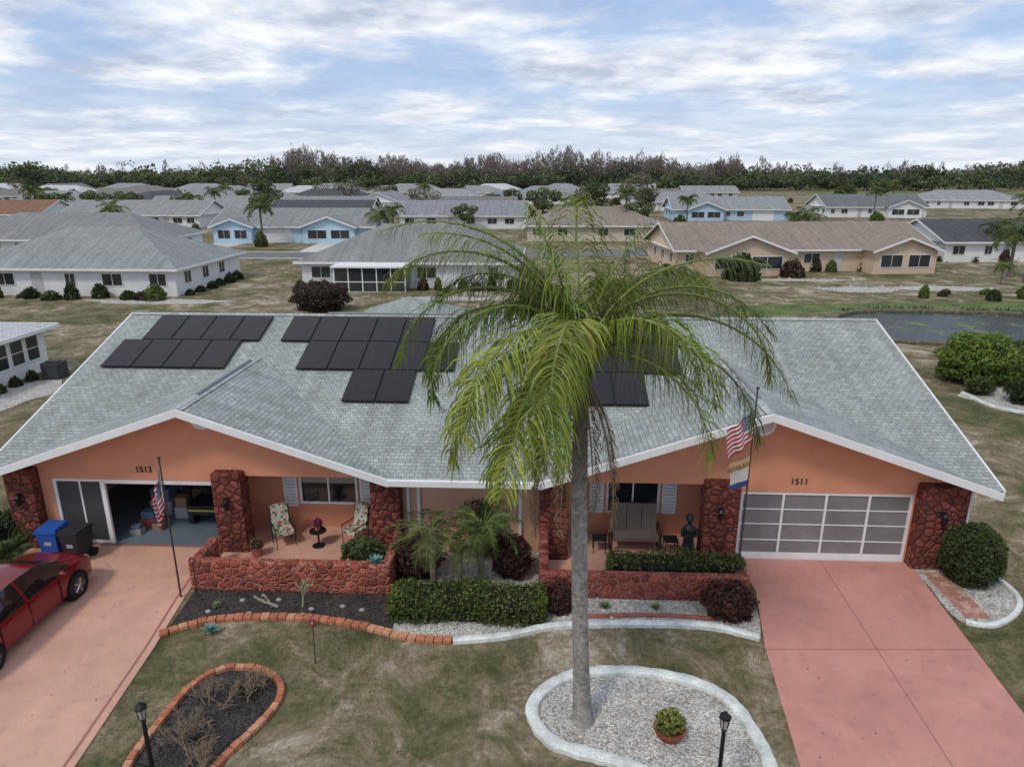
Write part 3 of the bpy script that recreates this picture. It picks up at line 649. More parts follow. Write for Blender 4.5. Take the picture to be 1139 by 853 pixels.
def agave(name,x,y,r,col,z=0.02,n=22):
    mb=MB()
    for i in range(n):
        a=i*2.4; e=R(15+55*(i/n)); l=r*(1-.35*i/n); d=Vector((math.cos(a)*math.cos(e),math.sin(a)*math.cos(e),math.sin(e))); sd_=Vector((-math.sin(a),math.cos(a),0))
        p=Vector((x,y,z)); m_=p+d*l*.5; q=p+d*l; w_=r*.14
        mb.mesh([p-sd_*w_*.6,p+sd_*w_*.6,m_+sd_*w_,m_-sd_*w_,q,m_-Vector((0,0,w_*.5))],[(0,1,2,3),(3,2,4),(1,0,5),(0,3,5),(2,1,5),(3,4,5),(4,2,5)])
    return mb.build(name,[col])
TEAL=mat('agave_teal',(.16,.30,.26),.6,.2,4)
agave('agave_plant',-7.85,13.85,.28,TEAL,.08); agave('agave_plant',-4.25,15.75,.3,TEAL,.88); agave('agave_plant',-8.2,14.9,.2,mat('agave_green',(.14,.2,.09),.6)); agave('agave_plant',1.7,15.3,.22,mat('agave_green2',(.14,.2,.09),.6)); agave('agave_plant',3.0,15.3,.2,mat('agave_green3',(.16,.2,.09),.6))
for x,y in ((-5.0,12.9),(-8.9,15.3)):
    mb=MB(); mb.tube([(x,y,0),(x+.02,y,1.05)],[.012,.01],6,0)
    for k_ in range(6):
        a=k_*1.047; mb.ball((x+.02+.07*math.cos(a),y,1.08+.07*math.sin(a)),(.045,.02,.045),1,8,6)
    mb.ball((x+.02,y-.01,1.08),.04,2,8,6); mb.build('flower_garden_stake',[M_black,mat('stake_red',(.22,.04,.05),.6),mat('stake_cream',(.3,.2,.15),.5)])
mb=MB()
def branch(p,d,l,r,lv):
    q=p+d*l; mb.tube([p,p.lerp(q,.5)+Vector((random.uniform(-.03,.03),0,.02)),q],[r,r*.85,r*.65],6)
    if lv:
        for k_ in range(3): branch(p.lerp(q,random.uniform(.5,1)),(d+Vector((random.uniform(-.9,.9),random.uniform(-.6,.6),random.uniform(-.1,.5)))).normalized(),l*.65,r*.7,lv-1)
branch(Vector((-6.0,15.0,0)),Vector((.1,0,1)),.38,.035,3); mb.build('branching_cactus',[mat('cactus_green',(.30,.30,.17),.8)])
mb=MB(); branch(Vector((-6.6,14.9,.05)),Vector((-.9,.1,.25)).normalized(),.35,.045,2); mb.build('driftwood',[mat('driftwood',(.28,.24,.19),.9)])
for (cx,cy,n_) in ((-6.8,10.7,16),(-6.05,11.8,10),(-6.7,11.6,8),(-6.3,10.0,10)):
    mb=MB()
    for i in range(n_): branch(Vector((cx+random.uniform(-.25,.25),cy+random.uniform(-.25,.25),0)),Vector((random.uniform(-.8,.8),random.uniform(-.8,.8),.7)).normalized(),.28,.012,3)
    mb.build('bare_twig_shrub',[mat('twig',(.25,.19,.13),.9)])
shrub('low_ground_plant',-6.15,12.0,.3,.25,.2,(.16,.13,.07),200,.04)
mb=MB(); mb.lathe(2.6,11.1,[(.16,.02),(.26,.1),(.3,.2),(.32,.24),(.27,.24),(.24,.2)],18,0); mb.build('clay_bowl_planter',[mat('clay_bowl',(.25,.07,.05),.7,.2,6)],smooth=True)
shrub('yellow_green_plant',2.6,11.1,.27,.25,.42,(.20,.22,.055),900,.045,z0=.18)
mb=MB()
for i in range(60):
    x=random.uniform(-3.2,5.2); y=random.uniform(14.7,16.8); r=random.uniform(.03,.08); mb.ball((x,y,.03),(r,r*.8,r*.6),random.randrange(2),7,5)
for i in range(10): mb.ball((random.uniform(-8.6,-4.2),random.uniform(14.6,15.4),.03),(.08,.06,.05),0,8,6)
mb.build('garden_stones',[mat('stone_a',(.35,.32,.28),.9),mat('stone_b',(.6,.57,.5),.9)],smooth=True)
for x,y,h in ((-6.82,9.5,1.9),(3.12,9.5,2.1)):
    mb=MB(); mb.lathe(x,y,[(.1,0),(.1,.08),(.045,.14),(.035,h-.4),(.05,h-.38),(.03,h-.34)],10,0)
    mb.lathe(x,y,[(.055,h-.33),(.085,h-.12)],6,1)
    for k_ in range(6):
        a=k_*math.pi/3; mb.tube([(x+.057*math.cos(a),y+.057*math.sin(a),h-.335),(x+.09*math.cos(a),y+.09*math.sin(a),h-.11)],[.007,.007],5,0)
    mb.lathe(x,y,[(.11,h-.12),(.1,h-.09),(.04,h-.03),(.02,h)],6,0); mb.build('garden_lamp_post',[M_black,mat('lamp_glass',(.35,.34,.3),.2)])
# ------------------------------------------------------------------ bins
def bin_(name,x,y,m,rz_=0):
    e=MB()
    def ring_(w,d,z): return [(-w,-d,z),(w,-d,z),(w,d,z),(-w,d,z)]
    V=ring_(.21,.24,.06)+ring_(.28,.33,.9); e.mesh(V,[(3,2,1,0),(4,5,6,7),(0,1,5,4),(1,2,6,5),(2,3,7,6),(3,0,4,7)],0)
    e.box(-.31,.31,-.36,.34,.9,.94,0); e.box(-.28,.28,-.33,.3,.94,.99,0); e.tube([(-.27,.39,.93),(.27,.39,.93)],[.02,.02],8,1)
    e.box(-.27,-.23,.33,.41,.88,.95,0); e.box(.23,.27,.33,.41,.88,.95,0); e.box(-.1,.1,-.30,-.275,.5,.68,2)
    for sx in (-1,1): e.tube([(sx*.22,.25,.12),(sx*.29,.25,.12)],[.12,.12],14,1)
    return e.build(name,[m,M_black,mat('bin_label',(.35,.37,.4),.6)],loc=(x,y,.03),rotz=rz_,bevel=.02)
bin_('recycling_bin',-13.85,17.05,mat('bin_blue',(.02,.09,.36),.5),R(4)); bin_('trash_bin',-13.1,16.95,mat('bin_black',(.025,.027,.03),.5),R(-5))
# ------------------------------------------------------------------ car
def car(name,x,y,rz_):
    st=[(0,.66,.36,.70,.58,.76,.78),(.07,.82,.26,.86,.70,.95,.98),(.3,.87,.22,.93,.72,1.04,1.08),(.62,.90,.2,.96,.70,1.08,1.12),(1.3,.92,.19,.98,.60,1.40,1.44),(1.7,.925,.19,.975,.61,1.45,1.49),(2.12,.93,.19,.97,.615,1.47,1.51),(2.2,.93,.19,.97,.615,1.47,1.51),(2.75,.925,.19,.96,.60,1.44,1.48),(3.0,.92,.19,.955,.585,1.40,1.44),(3.75,.91,.2,.93,.70,1.0,1.06),(4.2,.89,.2,.87,.66,.92,.97),(4.5,.84,.23,.78,.6,.83,.87),(4.64,.74,.3,.66,.54,.71,.74),(4.68,.62,.38,.55,.48,.6,.6)]
    B=MB(); rows=[]
    for (t_,w_,zs,zb,wt,zt,zc) in st:
        h=[(0,zs),(w_*.88,zs),(w_*.985,zs+.1),(w_*1.0,(zs+zb)*.52),(w_*.97,zb),((w_*.97+wt)*.5+.015,(zb+zt)*.5),(wt,zt),(wt*.7,zt+(zc-zt)*.75),(0,zc)]
        full=[(a,z) for a,z in h]+[(-a,z) for a,z in h[-2:0:-1]]
        rows.append([(a,t_-2.34,z) for a,z in full])
    n_=len(rows[0]); V=[p for r in rows for p in r]; b=len(B.v); B.v+=V
    for i in range(len(rows)-1):
        for k_ in range(n_):
            k2=(k_+1)%n_; kk=k_ if k_<8 else 15-k_
            mi=0; cabin=3<=i<=9
            if kk in (4,5) and cabin and i not in (6,): mi=1
            if kk in (6,7) and i in (3,9): mi=1
            if kk==0: mi=2
            B.f.append((b+i*n_+k_,b+i*n_+k2,b+(i+1)*n_+k2,b+(i+1)*n_+k_)); B.m.append(mi)
    B.f.append(tuple(b+k_ for k_ in range(n_))); B.m.append(0); B.f.append(tuple(b+(len(rows)-1)*n_+k_ for k_ in range(n_-1,-1,-1))); B.m.append(2)
    e=empty(name,(x,y,.03),rz_); o=B.build('body',[mat('car_red_paint',(.17,.009,.012),.18,.03,1,spec=.55),mat('car_glass',(.008,.009,.01),.05,spec=.8),mat('car_black_trim',(.015,.015,.015),.6)],e,smooth=True)
    W=MB()
    for t_ in (.86,3.80):
        for sx in (-1,1):
            yy=t_-2.34; W.tube([(sx*.70,yy,.34),(sx*.922,yy,.34)],[.40,.40],26,0); W.tube([(sx*.72,yy,.33),(sx*.945,yy,.33)],[.33,.33],26,1); W.tube([(sx*.9,yy,.33),(sx*.952,yy,.33)],[.22,.22],20,2)
            for q in range(5):
                a=q*1.2566; W.tube([(sx*.957,yy,.33),(sx*.957,yy+.2*math.cos(a),.33+.2*math.sin(a))],[.03,.02],5,3)
    for sx in (-1,1):
        W.ball((sx*1.0,2.95-2.34+.3,1.02),(.1,.07,.07),4)
        for t_ in (1.35,2.2): W.box(sx*.93,sx*.945,t_-2.34+.1,t_-2.34+.28,.84,.87,4)
        for t_ in (1.25,2.16,3.2): W.box(sx*.915,sx*.932,t_-2.345,t_-2.335,.3,.93,0)
        W.ball((sx*.66,4.5-2.34,.72),(.16,.12,.07),5); W.ball((sx*.70,.08-2.34,.82),(.15,.07,.08),6)
    W.box(-.4,.4,4.64-2.34,4.70-2.34,.38,.55,0); W.box(-.25,.25,-2.36,-2.33,.55,.68,7)
    W.build('wheels_and_trim',[mat('arch',(.006,.006,.006),.9),mat('tyre',(.018,.018,.018),.85),mat('rim_dark',(.05,.05,.055),.4),mat('rim_silver',(.5,.5,.52),.3,metal=.8),o.data.materials[0],mat('headlamp',(.6,.6,.6),.1),mat('tail_lamp',(.4,.01,.01),.2),mat('plate_blank',(.6,.6,.55),.5)],e,smooth=True)
    return e
car('parked_car',-12.85,13.7,0)
# ------------------------------------------------------------------ patio furniture
def chair(name,x,y,rz_,fab):
    c=MB()
    for sx in (-.27,.27):
        for yy,z1 in ((-.25,.62),(.25,1.1)): c.tube([(sx,yy,.0),(sx,yy+(.08 if yy>0 else 0),z1)],[.016,.016],6,1)
        c.tube([(sx,-.25,.62),(sx,.25,.64)],[.02,.02],6,1)
    c.box(-.26,.26,-.26,.26,.38,.5,0); M=Matrix.Translation((0,.24,.48))@Matrix.Rotation(R(-14),4,'X'); c.box(-.25,.25,-.05,.06,0,.68,0,M)
    return c.build(name,[fab,M_black],loc=(x,y,.05),rotz=rz_,bevel=.03)
fm,fnt,fb=newmat('floral_fabric'); fv=nd(fnt,'ShaderNodeTexVoronoi',{'Vector':coords(fnt),'Scale':13.0}); fs=nd(fnt,'ShaderNodeSeparateColor',{'Color':fv.outputs['Color']}).outputs[0]
fnt.links.new(ramp(fnt,fs,[(0,(.5,.47,.38)),(.45,(.6,.58,.48)),(.5,(.08,.16,.07)),(.75,(.10,.2,.12)),(.8,(.4,.08,.06)),(1,(.5,.45,.3))]),fb.inputs['Base Color']); fb.inputs['Roughness'].default_value=.9
chair('patio_chair',-7.55,18.0,R(35),fm); chair('patio_chair',-5.45,18.15,R(-30),fm)
mb=MB(); mb.lathe(-6.5,17.95,[(.2,.05),(.03,.08),(.03,.5),(.25,.52),(.25,.55)],14,0); mb.lathe(-6.5,17.95,[(.07,.56),(.1,.7)],10,1); mb.build('patio_side_table',[M_black,M_brk[0]])
shrub('pink_flowers',-6.5,17.95,.16,.16,.28,(.35,.08,.16),220,.035,z0=.66,tips=(.5,.1,.25))
mb=MB(); mb.lathe(-8.1,17.3,[(.12,.05),(.17,.3),(.19,.32),(.15,.32)],12,0); mb.build('flower_pot',[mat('pot_pink',(.45,.15,.15),.6)]); shrub('pink_flowers',-8.1,17.3,.2,.2,.3,(.12,.14,.05),260,.04,z0=.3,tips=(.5,.08,.12))
mb=MB(); Mb=Matrix.Translation((0,.3,.45))@Matrix.Rotation(R(-12),4,'X')
mb.box(-.65,.65,-.3,.3,.38,.5,0); mb.box(-.65,.65,-.04,.06,0,.8,0,Mb)
for sx in (-.7,.7):
    mb.tube([(sx,-.3,0),(sx,-.3,.65),(sx,.35,.68),(sx,.35,0)],[.022]*4,6,1); mb.tube([(sx,-.4,.02),(sx,.45,.02)],[.025,.025],6,1)
for i in range(1,3): mb.box(-.65+i*.433-.01,-.65+i*.433+.01,-.045,.065,.02,.79,1,Mb)
mb.build('patio_bench',[mat('taupe_sling',(.17,.13,.11),.8),M_black],loc=(2.8,18.2,.05),bevel=.02)
for x in (1.75,3.8):
    mb=MB(); mb.box(-.2,.2,-.2,.2,.42,.45,0)
    for a in (-.17,.17):
        for b_ in (-.17,.17): mb.tube([(a,b_,0),(a,b_,.42)],[.013,.013],6,0)
    mb.build('patio_side_table',[M_black],loc=(x,18.0,.05))
mb=MB(); x,y=4.2,17.55
mb.lathe(x,y,[(.2,.05),(.2,.15),(.17,.17),(.19,.3),(.16,.6),(.14,.85),(.17,1.0),(.18,1.1),(.1,1.18),(.05,1.22),(.05,1.26)],14,0,1,.8)
mb.ball((x,y-.01,1.36),(.085,.1,.12),0); mb.ball((x,y+.02,1.4),(.11,.11,.12),0)
for sx in (-1,1): mb.tube([(x+sx*.17,y,1.08),(x+sx*.2,y-.06,.88),(x+sx*.03,y-.18,.92)],[.055,.05,.035],8,0)
mb.box(x-.2,x+.2,y-.18,y+.18,.05,.12,0); mb.build('garden_statue',[mat('statue_bronze',(.022,.024,.028),.5,.3,8)],smooth=True)
mb=MB(); mb.lathe(3.95,17.2,[(.09,.05),(.12,.25),(.13,.27)],12); mb.build('flower_pot',[M_white])
# ------------------------------------------------------------------ flags
FR=mat('flag_red',(.42,.02,.035),.8); FW=mat('flag_white',(.68,.68,.68),.8); FG=mat('flag_gold',(.50,.34,.16),.8)
fbm,fbn,fbb=newmat('flag_blue_stars'); fuv=coords(fbn,'UV')
sc_=nd(fbn,'ShaderNodeVectorMath',{0:fuv,1:(11.0,9.0,1)},operation='MULTIPLY').outputs[0]; frc=nd(fbn,'ShaderNodeVectorMath',{0:sc_},operation='FRACTION').outputs[0]
dst=nd(fbn,'ShaderNodeVectorMath',{0:frc,1:(.5,.5,0)},operation='DISTANCE').outputs['Value']
fbn.links.new(ramp(fbn,dst,[(0.27,(.65,.65,.68)),(.30,(.02,.03,.13))]),fbb.inputs['Base Color']); fbb.inputs['Roughness'].default_value=.8
def sheet(name,parent,fn,nu,nv,mf,mats,uvf=None):
    vs=[fn(i/nu,j/nv) for j in range(nv+1) for i in range(nu+1)]; fs=[];mi=[];uvs=[]
    for j in range(nv):
        for i in range(nu):
            fs.append((j*(nu+1)+i,j*(nu+1)+i+1,(j+1)*(nu+1)+i+1,(j+1)*(nu+1)+i)); mi.append(mf((i+.5)/nu,(j+.5)/nv))
            uvs+=[(i/nu/.4,j/nv/.54),((i+1)/nu/.4,j/nv/.54),((i+1)/nu/.4,(j+1)/nv/.54),(i/nu/.4,(j+1)/nv/.54)]
    me=bpy.data.meshes.new(name); me.from_pydata(vs,[],fs)
    for m in mats: me.materials.append(m)
    me.polygons.foreach_set('material_index',mi); me.polygons.foreach_set('use_smooth',[True]*len(fs))
    u=me.uv_layers.new(name='UVMap'); u.data.foreach_set('uv',np.array(uvs).ravel())
    o=bpy.data.objects.new(name,me); COL.objects.link(o); o.parent=parent; return o
def usf(u,v):
    if u<.4 and v<7/13: return 2
    return int(v*13)%2
def pole(x,y,h):
    e=empty('flagpole',(x,y,0)); mb=MB(); mb.tube([(0,0,0),(0,0,h)],[.025,.018],10); mb.ball((0,0,h+.04),.045); mb.tube([(0,0,h-.05),(-.0,-.05,h-.05)],[.01,.01],5); mb.build('pole',[mat('pole_dark',(.05,.045,.04),.4)],e,smooth=True); return e
def drape(zt,hoist,spread,drop,amp,fold=9):
    def fn(u,v):
        return (-.02-u*spread*(1-.15*v)+.03*math.sin(u*fold*1.3+v*3)*u, -.03-amp*math.sin(u*fold+v*2.2)*min(1,u*3), zt-v*hoist*(1-.12*u)-drop*u**.85)
    return fn
e=pole(-9.3,15.25,3.9); sheet('flag',e,drape(3.72,.95,.28,.95,.10,16),44,26,usf,[FR,FW,fbm])
e=pole(5.22,16.15,5.6); sheet('flag',e,drape(5.15,.85,.62,.62,.08,12),44,26,usf,[FR,FW,fbm])
def vf(u,v): return 2 if v<.36 else (0 if v<.8 else 3)
FB=mat('flag_blue',(.04,.06,.2),.8)
sheet('veteran_flag',e,drape(3.9,.8,.5,.25,.02,5),30,20,vf,[mat('flag_cream',(.55,.52,.45),.8),FR,FG,FB])
txt('lettering','VETERAN',(-.27,-.075,3.54),.15,mat('lettering_brown',(.10,.04,.03),.7),(math.pi/2,R(-26),0),e,.002)
# ------------------------------------------------------------------ neighbour houses
WM={}
def cmat(c,kind):
    k=(kind,tuple(c))
    if k not in WM: WM[k]=shingle('shingle_%d'%len(WM),c,.12) if kind=='r' else mat('stucco_%d'%len(WM),c,.85,.06,.6)
    return WM[k]
NG=glassmat('neighbour_glass',(.03,.035,.04),.15)
WM['dg']=mat('door_grey',(.5,.5,.48),.7)
def house(name,cx,cy,w_,d,rot=0,wall=(.7,.7,.68),rf=(.27,.28,.275),eave=2.5,sl=.4,hip=True,wings=(),lod=0,porch=None,garage=None):
    e=empty(name,(cx,cy,0),R(rot)); X=w_/2; Y=d/2; o=.55; mw=cmat(wall,'w'); mr=cmat(rf,'r')
    W=MB(); W.box(-X,X,-Y,Y,0,eave)
    for wg in wings: W.box(wg[0],wg[1],-Y-wg[2],-Y+.5,0,eave-.004)
    Rf=MB(); zr_=eave+sl*(Y+o); zb=eave-.02
    if hip:
        r=X+o-(Y+o)
        Rf.poly([(-X-o,-Y-o,zb),(X+o,-Y-o,zb),(r,0,zr_),(-r,0,zr_)]); Rf.poly([(X+o,Y+o,zb),(-X-o,Y+o,zb),(-r,0,zr_),(r,0,zr_)])
        Rf.poly([(X+o,-Y-o,zb),(X+o,Y+o,zb),(r,0,zr_)]); Rf.poly([(-X-o,Y+o,zb),(-X-o,-Y-o,zb),(-r,0,zr_)])
    else:
        Rf.poly([(-X-o,-Y-o,zb),(X+o,-Y-o,zb),(X+o,0,zr_),(-X-o,0,zr_)]); Rf.poly([(X+o,Y+o,zb),(-X-o,Y+o,zb),(-X-o,0,zr_),(X+o,0,zr_)])
        W.yz([(-Y,eave),(Y,eave),(0,eave+sl*Y+.1)],-X,-X+.1); W.yz([(-Y,eave),(Y,eave),(0,eave+sl*Y+.1)],X-.1,X)
        for sg in (-1,1):
            Rf.yz([(-Y-o,zb-.2),(0,zr_-.2),(0,zr_+.02),(-Y-o,zb+.02)],sg*(X+o),sg*(X+o+.05),1); Rf.yz([(Y+o,zb-.2),(0,zr_-.2),(0,zr_+.02),(Y+o,zb+.02)],sg*(X+o),sg*(X+o+.05),1)
    Rf.box(-X-o,X+o,-Y-o-.08,-Y-o,zb-.18,zb+.015,1); Rf.box(-X-o,X+o,Y+o,Y+o+.08,zb-.18,zb+.015,1)
    if hip: Rf.box(-X-o-.08,-X-o,-Y-o,Y+o,zb-.18,zb+.01,1); Rf.box(X+o,X+o+.08,-Y-o,Y+o,zb-.18,zb+.01,1)
    Rf.poly([(-X-o,-Y-o,zb-.05),(-X-o,Y+o,zb-.05),(X+o,Y+o,zb-.05),(X+o,-Y-o,zb-.05)],1)
    G=MB()
    for (a,b,p_) in [wg[:3] for wg in wings]:
        m_=(a+b)/2; hw=(b-a)/2+o; zt=eave+sl*hw; y0=-Y-p_-o; yb=-Y-o+(zt-zb)/sl
        yb=min(yb,0)
        Rf.poly([(a-o,y0,zb+.01),(m_,y0,zt),(m_,yb,zt),(a-o,-Y-o,zb+.01)]); Rf.poly([(m_,y0,zt),(b+o,y0,zb+.01),(b+o,-Y-o,zb+.01),(m_,yb,zt)])
        W.xz([(a,eave),(b,eave),(m_,zt-.15)],-Y-p_,-Y-p_+.1)
        for q in ((a-o,m_),(b+o,m_)): Rf.xz([(q[0],zb-.2),(q[1],zt-.2),(q[1],zt+.03),(q[0],zb+.03)],y0-.05,y0,1)
        window(G,'F',-Y-p_,a+.7,m_-.3,.7,2.1); window(G,'F',-Y-p_,m_+.3,b-.7,.7,2.1)
    occ=[(wg[0]-.3,wg[1]+.3) for wg in wings]
    if porch: occ.append((porch[0]-.2,porch[1]+.2))
    if garage:
        occ.append((garage-.2,garage+5)); G.box(garage,garage+4.8,-Y-.06,-Y+.02,0,2.15,0)
        for i in range(1,4): G.box(garage+.05,garage+4.75,-Y-.065,-Y-.05,i*.53-.02,i*.53+.02,2)
    x=-X+.9; i=0
    while x<X-1.8:
        ww=random.choice([1.0,1.6,1.9])
        if not any(x+ww>a and x<b for a,b in occ):
            if i%4==2: G.box(x,x+1.0,-Y-.05,-Y+.02,0,2.1,2)
            else: window(G,'F',-Y,x,x+ww,.9,2.05,nv=2)
            i+=1
        x+=ww+random.choice([.9,1.5,2.4])
    if not lod:
        if d<7:   # sunroom: continuous band of windows down the side
            yy=-Y+.25
            while yy+1.0<Y: window(G,'E',X,yy,yy+1.0,.75,2.15,nh=2,nv=1); yy+=1.15
        else:
            for k_ in ('W','E'):
                for yy in (-Y+1.5,-Y+5,-Y+8.5):
                    if yy<Y-2: window(G,k_,-X if k_=='W' else X,yy,yy+1.3,.9,2.05)
    if porch:
        a,b,p_=porch
        G.box(a-.2,b+.2,-Y-p_-.3,-Y,2.25,2.4,0); G.box(a,b,-Y-p_,-Y-.01,0,.06,3)
        n_=5
        for i in range(n_+1): xx=a+(b-a)*i/n_; G.box(xx-.05,xx+.05,-Y-p_,-Y-p_+.08,.06,2.25,0)
        G.box(a+.02,b-.02,-Y-p_+.03,-Y-p_+.05,.06,2.24,1); G.box(a,b,-Y-p_-.01,-Y-p_+.01,.9,.98,0)
        for xx in (a,b): G.box(xx-.01,xx+.01,-Y-p_+.1,-Y,.06,2.24,1)
    W.build('walls',[mw],e); Rf.build('roof',[mr,M_white],e); G.build('windows_and_doors',[M_white,NG,WM['dg'],M_conc],e)
    return e
GY=(.27,.28,.27); TN=(.30,.25,.20); DK=(.09,.09,.095); WH=(.74,.74,.72)
house('white_house',-42.5,66.8,20,13.5,0,WH,(.30,.31,.295),sl=.42)
house('white_house',-63,93,28,13,0,WH,(.26,.265,.255),sl=.42)
house('white_house',-12.8,72.5,20.5,13.5,0,WH,(.27,.275,.26),sl=.42,porch=(-6.4,.2,2.6))
house('light_blue_house',-39.5,116,25,13,2,(.45,.62,.74),(.27,.28,.27),sl=.36,hip=False,wings=((-12,-6,1.5),(2,10,1.5)),garage=-5)
house('peach_house',28.5,85.5,29,13,6,(.62,.47,.34),(.31,.25,.20),sl=.36,hip=False,wings=((-12,-3.2,3),(6.5,13.5,2.5)))
house('white_house',57.5,95,17,12,4,WH,DK,sl=.36,hip=False,garage=0)
house('light_blue_house',43,172,26,13,0,(.42,.58,.68),(.30,.31,.31),sl=.38,hip=False,wings=((-10,-2,2),),garage=5)
house('white_house',82,186,24,14,0,WH,(.17,.18,.18),sl=.38,hip=False,wings=((2,10,2),))
house('white_house',132,232,30,14,-5,WH,(.32,.32,.32),sl=.38)
house('white_house',40,215,26,13,0,WH,(.3,.3,.3),sl=.38)
house('white_house',-34.3,33.4,13,6.4,0,WH,(.55,.55,.54),sl=.1,lod=0)
house('white_house',40,40,12,8,0,WH,(.3,.3,.3),sl=.3)
house('tan_house',8.5,120,22,13,0,(.6,.5,.4),TN,sl=.38)
mats_r=[GY,(.33,.33,.32),DK,(.22,.2,.18),(.30,.31,.31),(.55,.55,.54),(.28,.28,.3),(.3,.3,.29)]; mats_w=[WH,(.6,.55,.45),(.45,.55,.62),(.62,.5,.4)]
for ry,xa,xb in ((143,-230,-10),(172,-260,5),(215,-300,20),(255,-340,70),(310,-400,90),(370,-430,60)):
    x=xa+random.uniform(0,15)
    while x<xb:
        w_=random.uniform(20,28); rc=random.choice(mats_r)
        if ry==143 and x<-95: rc=(.25,.14,.09)
        house(random.choice(['white_house','grey_roof_house']),x,ry+random.uniform(-4,4),w_,13,random.choice([0,0,4,-6,90]) if ry>150 else 0,random.choice(mats_w[:3] if random.random()<.4 else mats_w[:1]),rc,sl=.38,hip=random.random()<.6,lod=1)
        x+=w_+random.uniform(6,16)
mb=MB(); cx,cy=-7.0,36.0; hw=2.9
for a,b in (((-hw,-3),(hw,-3)),((hw,-3),(hw,3)),((hw,3),(-hw,3)),((-hw,3),(-hw,-3))): mb.poly([(cx+a[0],cy+a[1],3.15),(cx+b[0],cy+b[1],3.15),(cx,cy,4.35)],0)
mb.box(cx-2.5,cx+2.5,33.3,38.6,0,3.14,1); mb.build('rear_lanai',[M_roof,M_white])
mb=MB(); mb.box(-26.6,-25.7,34.3,35.2,0,.9,0); mb.lathe(-26.15,34.75,[(.38,.901),(.38,.96),(.1,.98)],16,1); mb.build('air_conditioner_unit',[mat('ac_dark',(.05,.05,.055),.6),M_black],bevel=.03)
mb=MB()
for cx,cy,rx,ry_ in ((30,66.5,3.6,1.6),(38,67.5,5,1.4),(45,64,3,.8),(-8,60,4,1.0),(-33,57.5,6,1.2),(23.6,33,2.6,2.0),(-26,31.5,1.4,3.0),(26,72.5,6,.8)):
    mb.slab([(cx+rx*math.cos(a)*(1+.15*math.sin(3*a)+.08*math.sin(7*a)),cy+ry_*math.sin(a)*(1+.1*math.sin(5*a))) for a in np.linspace(0,6.283,41)[:-1]],-.05,.02)
mb.build('gravel_bed',[M_gravelw])
curb('concrete_curb',[(21.1,34),(21.3,32),(22.5,30.9),(24.5,30.9)],.18,.12,M_curbw)
mb=MB()
for cx,cy,rx,ry_ in ((30,66.5,3.6,1.6),(38,67.5,5,1.4),(26,72.5,6,.8)):
    for i in range(20):
        a=i*.3142+random.uniform(-.1,.1); r=random.uniform(.08,.2); mb.ball((cx+rx*1.04*math.cos(a)*(1+.15*math.sin(3*a)),cy+ry_*1.06*math.sin(a),.04),(r,r,r*.6),0,7,5)
mb.build('edging_rocks',[mat('edge_rock',(.42,.39,.34),.9,.4,1)],smooth=True)
mb=MB(); mb.slab([(-34,96),(-29,96),(-30,109),(-35,109)],-.05,.04); mb.slab([(60,96),(65,96),(64,89),(60,89)],-.05,.04);  mb.slab([(-52,95),(-47,95),(-46,109),(-51,109)],-.05,.04); mb.build('neighbour_driveway',[M_conc])
def bushmesh(col,n=420):
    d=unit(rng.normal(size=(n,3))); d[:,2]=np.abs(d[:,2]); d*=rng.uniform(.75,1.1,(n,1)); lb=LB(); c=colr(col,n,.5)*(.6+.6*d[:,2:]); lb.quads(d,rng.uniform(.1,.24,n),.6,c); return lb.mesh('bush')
BM=[bushmesh((.05,.07,.025)),bushmesh((.09,.11,.035)),bushmesh((.08,.05,.035)),bushmesh((.12,.16,.04))]
def bush(x,y,r,h,k=0): obj(BM[k],'garden_bush',None,(x,y,0),random.uniform(0,6),(r,r,h))
for i in range(10): bush(-50+i*1.9+random.uniform(-.7,.7),58.6+random.uniform(-.6,.6),random.uniform(.35,.9),random.uniform(.5,1.5),random.randrange(4))
for i in range(6): bush(-31.6+random.uniform(-.2,.2),61+i*1.9+random.uniform(-.4,.4),random.uniform(.4,.6),random.uniform(.5,.9),0)
for i in range(7): bush(-11+i*1.6+random.uniform(-.5,.5),64.6,random.uniform(.35,.6),random.uniform(.6,1.2),random.randrange(4))
for i in range(4): bush(-23+i*1.2,64.8,.5,.8,random.randrange(4))
for i in range(12): bush(13+i*2.5+random.uniform(-.8,.8),76.5+i*.35+random.uniform(-.6,.4),random.uniform(.4,.8),random.uniform(.6,1.6),random.randrange(4))
bush(20.5,72.5,1.7,2.4,0); bush(26.5,75,1.2,1.6,2)
for i in range(12): bush(34+i*1.6+random.uniform(-.6,.6),61.5+random.uniform(-1,2.5)+i*.2,random.uniform(.3,.7),random.uniform(.4,1.1),random.randrange(4))
for i in range(10): bush(48+i*1.8,88.6+random.uniform(-.5,.5)+i*.15,.7,random.uniform(.8,1.6),random.randrange(3))
for i in range(5): bush(-27.0+random.uniform(-.2,.2),29.5+i*1.2,.3,.5,0)
for i in range(90):
    x=random.uniform(-220,110); y=random.choice([104,134,137,164,180,205,222,246,265])+random.uniform(-2,2); bush(x,y,random.uniform(.7,1.6),random.uniform(1,2.6),random.randrange(4))
def palmmesh(h,L,col,nf=18):
    mb=MB(); lb=LB(); mb.tube([(0,0,0),(.15,0,h*.5),(.1,0,h)],[.2,.15,.13],8,0)
    for i in range(nf): frond(lb,mb,(.1,0,h),i*2.4,R(random.uniform(0,75)),L*random.uniform(.8,1.1),R(random.uniform(70,110)),.75,col,dens=.12,wid=.05,bend=.35)
    o=mb.build('tmp',[BARK,mat('rib',(.16,.2,.07),.7)]); me=o.data; bpy.data.objects.remove(o); return me,lb.mesh('palm_fronds')
PM=[palmmesh(5.2,2.6,(.09,.13,.035)),palmmesh(6.5,2.4,(.11,.15,.04)),palmmesh(4,3,(.13,.18,.045))]
